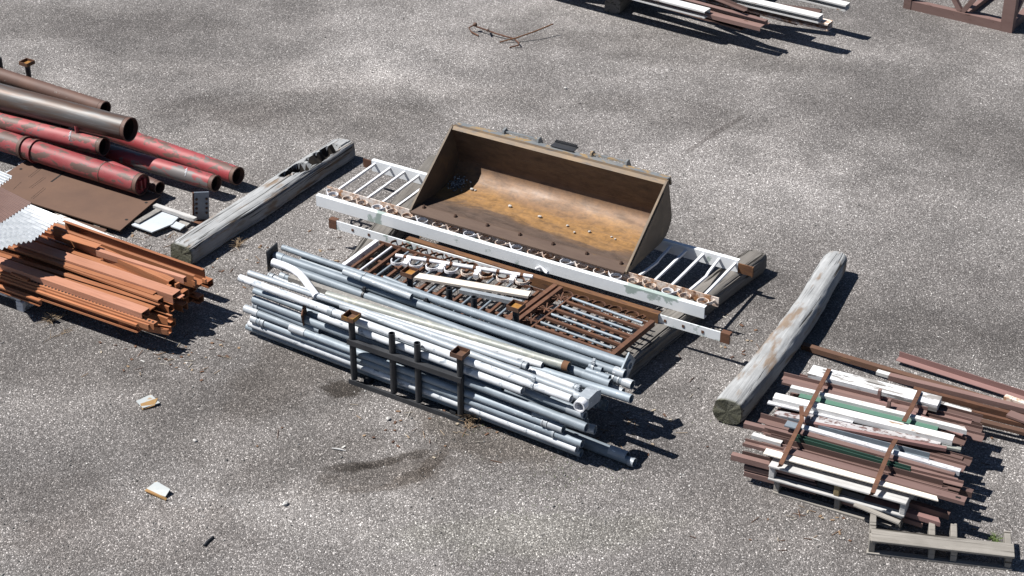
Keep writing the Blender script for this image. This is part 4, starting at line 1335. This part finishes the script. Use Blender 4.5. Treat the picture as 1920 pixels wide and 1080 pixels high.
AG = 'brown and white angles strapped on the pallets'
z3 = win(1360, 640, 2.455)
def ang_(A, B, z, poly, mat, label, zB=None, **kw):
    kw.setdefault('group', AG)
    kw.setdefault('name', 'steel_angle')
    kw.setdefault('cat', 'steel angle')
    return beam(z3(*A), z3(*B), z, poly, mat, label, zB=zB, **kw)
def low_end(B, z, L, side, poly, mat, label, cut=0.0):
    b = P(*z3(*B), z)
    a = b - pu * L * side + pd * .02
    if side < 0:
        a, b = b, a
    bm = nb()
    prism(bm, poly, 0, (b - a).length, cut1=cut)
    return solo('steel_angle', bm, mat, frame(a, b), label, 'steel angle', AG)
def ap(A, B, z, poly, mat, label, **kw):
    return beam(A, B, z, poly, mat, label, group=AG, name=kw.pop('name', 'steel_angle'), cat=kw.pop('cat', 'steel angle'), **kw)
ap((1520, 692), (1762, 752), .385, rect(.15, .065), M_WTIMB, 'thick weathered white timber at the far side of the pallet', name='white_timber', cat='timber')
ap((1468, 701), (1738, 767), .36, ang_up(.065, .04), M_BROWN, 'brown angle just in front of the white timber')
ap((1468, 713), (1700, 771), .352, rect(.065, .02), M_BROWN, 'brown flat bar passing under the upright lugs')
ap((1640, 752), (1808, 812), .335, rect(.085, .008), M_PINKB, 'brown flat bar poking out right below the white angle')
ap((1483, 724), (1811, 804), .375, ang_down(.048, .04), M_WHITEB, 'slender white angle above the green flat', cut1=-.6)
ap((1505, 728), (1660, 764), .358, rect(.03, .02), M_WHITEB, 'second white angle tucked behind the slender white angle')
ap((1500, 739), (1759, 802), .346, rect(.085, .01), M_GREEN, 'faded green flat bar between two white angles')
ap((1452, 741), (1788, 821), .392, [(-.043, -.05), (-.037, -.05), (-.037, -.006), (.036, -.006), (.043, 0), (.018, .001), (.011, .009), (.002, .009), (-.006, 0), (-.043, 0)], M_WHITEB, 'broad ridged white beam, brightest across the pallet')
ap((1440, 753), (1600, 790), .355, rect(.045, .012), M_SPECK, 'thin white flat bar with ragged left end')
ap((1453, 773), (1764, 829), .352, ang_down(.07, .05), M_FLAKE, 'angle with white paint flaking off brown, mid pallet')
ap((1500, 777), (1700, 822), .344, rect(.07, .012), M_FLAKE, 'second flaking flat bar behind the flaking angle')
ap((1507, 789), (1775, 839), .355, rect(.035, .03), M_PINKB, 'pinkish brown bowed bar under the flaking angle')
ap((1476, 786), (1742, 853), .35, ang_up(.06, .05), M_GALVD, 'grey galvanised angle with bolt plate at its left end')
ap((1498, 797), (1801, 882), .352, ang_down(.05, .04), M_SPECK, 'speckled white angle crossing below the galvanised angle')
ap((1424, 778), (1520, 804), .335, ang_up(.07, .05), M_BROWN, 'brown angle with notched left end')
ap((1480, 803), (1791, 887), .335, rect(.06, .02), M_BROWN, 'plain rough brown flat under the speckled white angle')
ap((1488, 815), (1707, 877), .35, chan_up(.045, .045, .007), M_GREEND, 'dark green channel with pale green lips')
ap((1708, 881), (1806, 905), .338, ang_up(.05, .03), M_BROWN, 'brown angle stub continuing the green channel')
ap((1396, 791), (1500, 817), .32, ang_down(.05, .045), M_BROWN, 'brown angle poking out left past the strap')
ap((1432, 804), (1640, 860), .33, ang_up(.05, .05), M_BROWND, 'dark brown angle with standing leg')
ap((1411, 813), (1466, 829), .325, rect(.05, .03), M_WHITEB, 'short white bar end poking out at the left')
ap((1433, 817), (1767, 905), .345, ang_up(.07, .055), M_BROWND, 'dark brown angle next to the green channel')
ap((1395, 826), (1795, 930), .312, chan_up(.075, .03), M_BROWN, 'broad brown channel in front of the dark brown angle')
ap((1470, 842), (1811, 937), .348, ang_down(.075, .03), M_BROWN, 'broad brown angle with a bolt hole at the right end', holes=(2, .07, .05, .0))
ap((1434, 845), (1757, 932), .335, rect(.082, .010), M_CREAM, 'cream white flat angle along the near pallet edge', cut1=-.5)
low_end((30, 515), 0.25, 0.7, -1, ang_down(.05, .05), M_BROWN, 'brown angle poking out furthest left below the deck')
low_end((75, 510), 0.265, 0.6, -1, ang_up(.05, .04), M_BROWND, 'brown angle beside the furthest left one')
low_end((90, 565), 0.17, 0.6, -1, ang_down(.045, .04), M_BROWN, 'upper of two low brown ends at the left')
low_end((90, 592), 0.115, 0.6, -1, ang_down(.05, .045), M_BROWN, 'lower of two low brown ends at the left')
low_end((905, 828), 0.09, 0.7, 1, ang_down(.06, .04), M_BROWN, 'brown angle end poking out under the cream angle', cut=-.5)
low_end((985, 822), 0.15, 0.6, 1, ang_down(.06, .04), M_PINKB, 'pinkish angle end poking out low at the right', cut=-.6)
low_end((1035, 790), 0.2, 0.6, 1, ang_down(.05, .05), M_BROWND, 'dark angle end deep in the shadow at the right')
low_end((1140, 690), 0.27, 0.6, 1, ang_down(.05, .05), M_BROWND, 'dark angle sticking out right in the shadow')
ap((1690, 825), (1806, 858), .30, ang_down(.06, .05), M_BROWND, 'dark angle in the shadow below the flaking angle')
ap((1700, 822), (1802, 841), .335, rect(.04, .02), M_GALVO, 'short grey end with rust at the right of flaking angle')
ap((1640, 858), (1795, 900), .318, rect(.05, .02), M_BROWN, 'rough brown flat end right of the green channel')
for k in range(12):                                             # the layer underneath
    y = .24 + .105 * k
    a = lo + pu * (-.16 + .05 * math.sin(k * 2.3)) + pd * y + Vector((0, 0, .312))
    b = lo + pu * (1.36 + .08 * math.sin(k * 1.7)) + pd * (y + .03 * math.sin(k)) + Vector((0, 0, .312))
    bm = nb(); prism(bm, ang_up(.09, .03), 0, (b - a).length)
    solo('steel_angle', bm, M_BROWND if k % 2 else M_BROWN, frame(a, b), 'brown angle in the bottom layer on the pallet deck', 'steel angle', 'bottom layer of angles')
for px in ((708, 255), (752, 302)):
    bm = nb(); box(bm, -.012, .012, -.02, .02, 0, .07)
    solo('steel_lug', bm, M_BROWN, at(P(*z3(*px), .36), PA), 'short brown lug standing ' + ('near the white timber' if px[0] == 708 else 'against the slender white angle'), 'lug')
bm = nb(); box(bm, 0, .10, -.05, .03, 0, .012)
solo('bolt_plate', bm, M_GALVD, at(P(*z3(280, 378), .372), PA), 'grey end plate with pale bolts left of the strap', 'plate')
# straps
def strap(pts, label):
    p = [P(*z3(x, y), z) for x, y, z in pts]
    o = p[0].copy()
    bm = nb()
    tube(bm, [q - o for q in p], 0, flat=(.036, .010))
    return solo('steel_strap', bm, M_RUST, Matrix.Translation(o), label, 'strap', 'rusty straps across the angles')
strap([(478, 128, .40), (420, 240, .425), (365, 345, .43)], 'rusty flat strap from the white timber, left pair')
strap([(350, 300, .44), (352, 340, .425), (352, 365, .415), (300, 470, .40), (255, 568, .335), (250, 575, .30)], 'rusty flat strap to the near pallet edge, left pair')
strap([(895, 226, .40), (858, 305, .42), (822, 368, .42)], 'rusty flat strap from the white timber, right pair')
strap([(785, 452, .40), (757, 500, .41), (720, 590, .40), (678, 698, .34), (672, 706, .30)], 'rusty flat strap to the near pallet edge, right pair')

# long bars lying at the right edge
RG = 'long bars lying at the right edge'
w9 = win(1640, 620, 4.5)
def lbar(A, B, z, poly, mat, label, zB=None, ext=0.0):
    a, b = P(*A, z), P(*B, z if zB is None else zB)
    b = a + (b - a).normalized() * ((b - a).length + ext)
    bm = nb(); prism(bm, poly, 0, (b - a).length)
    return solo('steel_bar', bm, mat, frame(a, b), label, 'steel bar', RG)
lbar((1505, 644), (1930, 768), .06, ang_down(.055, .05), M_RUSTL, 'long rusty angle whose tip touches the log shadow', .20, ext=.8)
lbar((1684, 662), (1930, 740), .10, ang_up(.075, .06), M_PINKB, 'pinkish angle with dark standing leg, furthest right', ext=.8)
lbar(w9(120, 365), (1930, 765), .22, ang_down(.055, .05), M_BROWN, 'brown angle with a torn white left end', ext=.8)
lbar(w9(20, 336), w9(125, 366), .222, ang_down(.05, .03), M_WHITEB, 'torn white end piece on the brown angle')
lbar(w9(330, 478), (1930, 782), .19, ang_down(.04, .05), M_RUST, 'dark rusty bar beneath the brown angle', ext=.8)
lbar(w9(585, 620), w9(830, 690), .16, ang_down(.06, .06), M_WHITEB, 'short white angle end right of the white timber')
lbar(w9(550, 668), (1930, 810), .14, ang_down(.055, .03), M_RUSTL, 'wide orange brown flat bar leading off to the right', ext=.8)
lbar(w9(460, 675), w9(900, 800), .13, ang_up(.06, .05), M_BROWND, 'dark brown angle below the orange brown bar')
lbar(w9(820, 672), (1930, 796), .17, ang_down(.03, .04), M_RUST, 'rusty angle above the orange brown bar', ext=.8)
lbar(w9(1100, 545), (1930, 757), .22, ang_down(.05, .05), M_WRUST, 'white and rust angle end at the right edge', ext=.8)
lbar(w9(1130, 690), (1930, 788), .20, rect(.09, .02), M_BROWN, 'speckled pinkish flat bar end at the right edge', ext=.8)
for q in ((2050, 845),):
    bm = nb(); box(bm, -.05, .05, -.45, .55, 0, .075, bev=.004)
    solo('wooden_bearer', bm, M_PALLET, at(P(*q), 64 - 90 + 90 - 64 + PA + 4), 'wooden bearer under the long bars at right', 'bearer')

# ------------------------------------------------------------------ far bundle of white and brown beams at the top
TG = 'white and brown beams at the top edge'
w7 = win(1200, 0, 2.667)
def tbeam(A, B, z, poly, mat, label, ext=1.6, **kw):
    kw.setdefault('group', TG)
    kw.setdefault('name', 'painted_beam')
    return beam(A, B, z, poly, mat, label, ext=ext, **kw)
tbeam((1160, -24), w7(338, 50), .42, cee_near(.14, .09, .02), M_WHITEB, 'near white channel beam over the dark timber at the top')
tbeam((1290, -3), w7(640, 98), .41, zee(.13, .07), M_BROWN, 'brown beam with stepped edge, longer than the near white one')
tbeam((1300, 16), w7(612, 130), .36, ang_down(.11, .05), M_BROWN, 'lower brown beam with square end under the stepped one')
tbeam((1290, -28), w7(905, 78), .46, cee_near(.13, .08, .02), M_WHITEB, 'broad white beam in the middle of the top bundle')
tbeam((1380, 0), w7(952, 112), .38, cee_near(.14, .09, .02), M_WRUST, 'white beam with torn rusty end reaching furthest right')
tbeam((1400, -38), w7(1040, 20), .44, cee_near(.12, .08, .02), M_WHITEB, 'far white beam with dark tip at the top edge')
tbeam((1330, -12), w7(530, 40), .50, ang_up(.06, .04), M_BROWND, 'short dark brown angle lying on the top bundle', ext=.3)
tbeam((1250, -18), w7(905, 55), .30, cee_near(.12, .08, .02), M_BROWND, 'dark beam in shadow under the broad white beam')
for px, py, qx, qy in ((1180, -20, 1395, 42), (1230, -22, 1420, 30), (1320, -18, 1500, 32)):  # unseen filler beams added so the bundle casts an unbroken shadow
    tbeam((px, py), (qx, qy), .28, cee_near(.13, .09, .02), M_BROWND, 'added dark beam low in the far bundle, closing gaps in its shadow')
for (px, py) in ((1420, -5),):
    bm = nb(); box(bm, -.1, .1, -.2, 1.0, 0, .27, bev=.01)
    solo('wooden_bearer', bm, M_LOGD, at(P(px, py), -31), 'dark bearer under the right end of the top bundle', 'bearer')

# ------------------------------------------------------------------ rusty steel trestle at the top right
fa, fb = P(1713, 14, 0), P(1902, 58, 0)
fang = math.degrees(math.atan2(fb.y - fa.y, fb.x - fa.x))
FL = (fb - fa).length
tr = thing('steel_trestle', at(fb, fang), 'brown rusted steel trestle frame standing at the top right corner', 'trestle')
def tbar(a, b, w, h, name):
    bm = nb()
    a, b = Vector(a), Vector(b)
    x = (b - a).normalized()
    y = Vector((0, 1, 0)) if abs(x.y) < .9 else Vector((1, 0, 0))
    z_ = x.cross(y).normalized(); y = z_.cross(x)
    Mx = Matrix((x, y, z_)).transposed().to_4x4(); Mx.translation = a
    box(bm, 0, (b - a).length, -w / 2, w / 2, -h / 2, h / 2, M=Mx)
    part(name, bm, M_BROWN, tr)
FH, FD = 1.0, 1.2
for y in (-.05, -.05 + FD):
    tbar((-FL, y, .055), (-.155, y, .055), .09, .12, 'bottom_rail')
    tbar((-FL, y, FH), (-.155, y, FH), .09, .10, 'top_rail')
    tbar((-.075, y, 0), (-.075, y, FH + .06), .10, .155, 'post')
    tbar((-FL - .051, y, 0), (-FL - .051, y, FH + .06), .10, .1, 'post')
    tbar((-FL * .5, y, .115), (-.16, y, FH - .06), .06, .06, 'brace')
    tbar((-FL * .52, y, .115), (-FL + .05, y, FH - .06), .06, .06, 'brace')
tbar((-.06, .005, .055), (-.06, FD - .105, .055), .09, .10, 'side_rail')
tbar((-.06, .005, FH), (-.06, FD - .105, FH), .09, .10, 'side_rail')
tbar((-.06, .03, .13), (-.06, FD - .13, FH - .07), .06, .06, 'brace')
tbar((-FL * .5, .005, .05), (-FL * .5, FD - .1, .05), .06, .06, 'side_rail')

# ------------------------------------------------------------------ bent rusty rod and small litter on the gravel
rp = [P(897, 67, .012), P(884, 60, .02), P(879, 52, .05), P(889, 47, .09), P(894, 50, .07), P(930, 63, .045), P(965, 73, .03)]
o_ = rp[4].copy(); o_.z = 0
rr = thing('bent_rod', Matrix.Translation(o_), 'thin bent rusty rod frame lying alone on the far gravel', 'rod')
bm = nb(); tube(bm, [p - o_ for p in rp], .010, 8); part('long_rod', bm, M_RUST, rr)
bm = nb(); tube(bm, [p - o_ for p in (P(937, 79, .012), P(965, 72, .05), P(1000, 60, .10), P(1037, 45, .14))], .009, 8); part('cross_rod', bm, M_RUSTO, rr)
bm = nb(); tube(bm, [p - o_ for p in (P(966, 74, .03), P(973, 81, .05), P(972, 85, .03), P(955, 89, .010))], .009, 8); part('hook', bm, M_RUST, rr)
bm = nb(); bmesh.ops.create_icosphere(bm, subdivisions=2, radius=.028, matrix=Matrix.Translation(P(891, 46, .09) - o_)); part('knob', bm, M_BOLT, rr)
bm = nb(); tube(bm, [p - o_ for p in (P(915, 55, .045), P(914, 58, .08))], .012, 6); part('stub', bm, M_BOLT, rr)

M_SCRAP = surf('peeling_sheet_scrap', (.317, .343, .350), (.368, .382, .368), .6, 0, 5, chip=(.277, .165, .066), chip_at=.55, chip_scale=9, chip_soft=.03)
M_SCRAPO = surf('ochre_rust_scrap', (.277, .172, .059), (.231, .125, .046), .7, 0, 8)
def scrap(px, label, fold):
    pts = [P(x, y, z) for x, y, z in px]
    o = pts[0].copy(); o.z = 0
    t = thing('sheet_scrap', Matrix.Translation(o), label, 'scrap')
    bm = nb(); slab(bm, [p - o for p in pts], .006); part('sheet', bm, M_SCRAP, t)
    pts = [P(x, y, z) for x, y, z in fold]
    bm = nb(); slab(bm, [p - o for p in pts], .005); part('fold', bm, M_SCRAPO, t)
scrap([(255, 752, .03), (283, 739, .04), (300, 755, .025), (268, 765, .02)], 'small bent grey and ochre scrap, farther of two at lower left', [(263, 757, .033), (296, 746, .042), (290, 760, .02), (267, 768, .008)])
scrap([(271, 919, .012), (293, 902, .03), (319, 917, .045), (310, 931, .02)], 'small grey scrap with folded rusty edge, nearer of two at lower left', [(271, 920, .02), (275, 916, .02), (313, 934, .03), (311, 938, .01)])
bm = nb(); tube(bm, [(0, 0, .010), (.02, .05, .012), (.055, .11, .011)], .010, 10)
solo('rubber_hose', bm, M_BLACK, at(P(383, 1025)), 'short black hose piece on the gravel at the bottom left', 'hose')
bm = nb(); tube(bm, [(0, 0, .01), (.06, -.015, .012), (.12, -.035, .009)], [.004, .008, .003], 7)
solo('wood_splinter', bm, M_PALLETP, at(P(622, 842)), 'pale wood splinter lying on the gravel below the rack', 'splinter')
for (x, y, r, lb) in ((535, 944, .024, 'grey stone pair on the gravel at lower middle'), (365, 826, .018, 'flat pale stone on the gravel at lower left'), (728, 785, .022, 'pale stone on gravel just below the rack'), (1060, 165, .02, 'pale pebble on the far gravel above the bucket')):
    crumb(P(x, y, r * .5), r, lb, 'stone', None)

# dry weeds and sprouts
M_DRY = surf('dry_weed_stem', (.264, .198, .125), (.211, .145, .092), .9, 0, 12)
M_SPROUT = surf('green_sprout', (.066, .106, .023), (.099, .132, .040), .8, 0, 12)
def weed(px, py, n, h, spread, label, mat, seed):
    rw = random.Random(seed)
    bm = nb()
    for k in range(n):
        a = rw.uniform(0, 2 * PI)
        s = rw.uniform(.2, 1) * spread
        hh = rw.uniform(.4, 1) * h
        p0 = Vector((rw.gauss(0, .012), rw.gauss(0, .012), -.002))
        p1 = p0 + Vector((s * .45 * math.cos(a), s * .45 * math.sin(a), hh * .75))
        p2 = p0 + Vector((s * math.cos(a + rw.uniform(-.5, .5)), s * math.sin(a + rw.uniform(-.5, .5)), hh * rw.uniform(.6, 1.05)))
        tube(bm, [p0, p1, p2], [.0032, .0026, .0012], 4)
        if rw.random() < .6:
            tube(bm, [p1, p1 + Vector((rw.gauss(0, .04), rw.gauss(0, .04), rw.uniform(.0, .05)))], [.002, .001], 4)
    return solo('dry_weed', bm, mat, Matrix.Translation(P(px, py)), label, 'weed')
weed(890, 790, 26, .16, .14, 'dry straggly weed at the right foot of pipe rack', M_DRY, 1)
weed(880, 801, 16, .05, .10, 'low dry tuft just below the rack weed', M_DRY, 2)
weed(447, 462, 18, .10, .16, 'dry grass beside the near side of the hollow timber', M_DRY, 3)
weed(96, 602, 22, .07, .16, 'dry sprawling weed in front of the orange beams', M_DRY, 4)
weed(110, 628, 5, .03, .2, 'dry stalks trailing toward the viewer from the beam stack', M_DRY, 5)
weed(1378, 790, 12, .05, .08, 'dry tuft at the mossy log end', M_DRY, 6)
weed(1862, 1012, 22, .05, .12, 'green sprout behind the broken half pallet', M_SPROUT, 7)
weed(1230, 665, 10, .12, .18, 'dry stalks by the gate shadow', M_DRY, 8)
mf_ = NT('rust_flakes_and_twigs')
gi_ = mf_.n('ShaderNodeNewGeometry')
mf_.l(mf_.ramp(gi_.outputs['Random Per Island'], [(0.0, (.05, .026, .018)), (.35, (.11, .055, .03)), (.6, (.22, .15, .09)), (.85, (.30, .26, .20)), (1.0, (.45, .44, .42))]), mf_.b.inputs['Base Color'])
mf_.b.inputs['Roughness'].default_value = .85
M_FLAK = mf_.m
bm = nb()
rw = random.Random(9)
for cx, cy, sx, sy, n in ((1065, 895, 70, 22, 260), (1010, 955, 40, 18, 60), (885, 1060, 30, 20, 40), (900, 800, 40, 14, 80), (1400, 790, 40, 10, 40)):
    for k in range(n):
        p = P(rw.gauss(cx, sx), rw.gauss(cy, sy))
        a = rw.uniform(0, 6.3)
        l = rw.uniform(.008, .022)
        s = Vector((math.cos(a), math.sin(a), 0)) * .0022
        t_ = p + Vector((l * .6 * math.cos(a + 1.2), l * .6 * math.sin(a + 1.2), l))
        bm.faces.new((bm.verts.new(p - s), bm.verts.new(p + s), bm.verts.new(t_)))
o = solo('grass_sprouts', bm, M_SPROUT, Matrix.Identity(4), 'sparse tiny green grass sprouts growing through the gravel', 'grass')
tag(o, kind='stuff')

bm = nb()
rw = random.Random(31)
for cx, cy, sx, sy, n in ((330, 660, 60, 25, 60), (860, 805, 150, 22, 70), (1560, 985, 90, 25, 30), (300, 460, 60, 30, 40), (1150, 800, 70, 30, 50), (700, 470, 60, 25, 30), (1350, 640, 60, 25, 30), (250, 430, 50, 15, 30), (1700, 820, 90, 30, 40), (420, 470, 50, 30, 30)):
    for k in range(n):
        p = P(rw.gauss(cx, sx), rw.gauss(cy, sy), .006)
        M_ = Matrix.Translation(p) @ Matrix.Rotation(rw.uniform(0, 6.3), 4, 'Z') @ Matrix.Rotation(rw.uniform(-.25, .25), 4, 'Y')
        if rw.random() < .55:
            l, w_ = rw.uniform(.008, .022), rw.uniform(.005, .012)
            box(bm, -l, l, -w_, w_, -.0015, .0015, M=M_)
        else:
            l = rw.uniform(.02, .06)
            box(bm, -l, l, -.0022, .0022, -.002, .002, M=M_)
o = solo('debris', bm, M_FLAK, Matrix.Identity(4), 'rust flakes, splinters and twigs littering the gravel around the stacks', 'debris')
tag(o, kind='stuff')
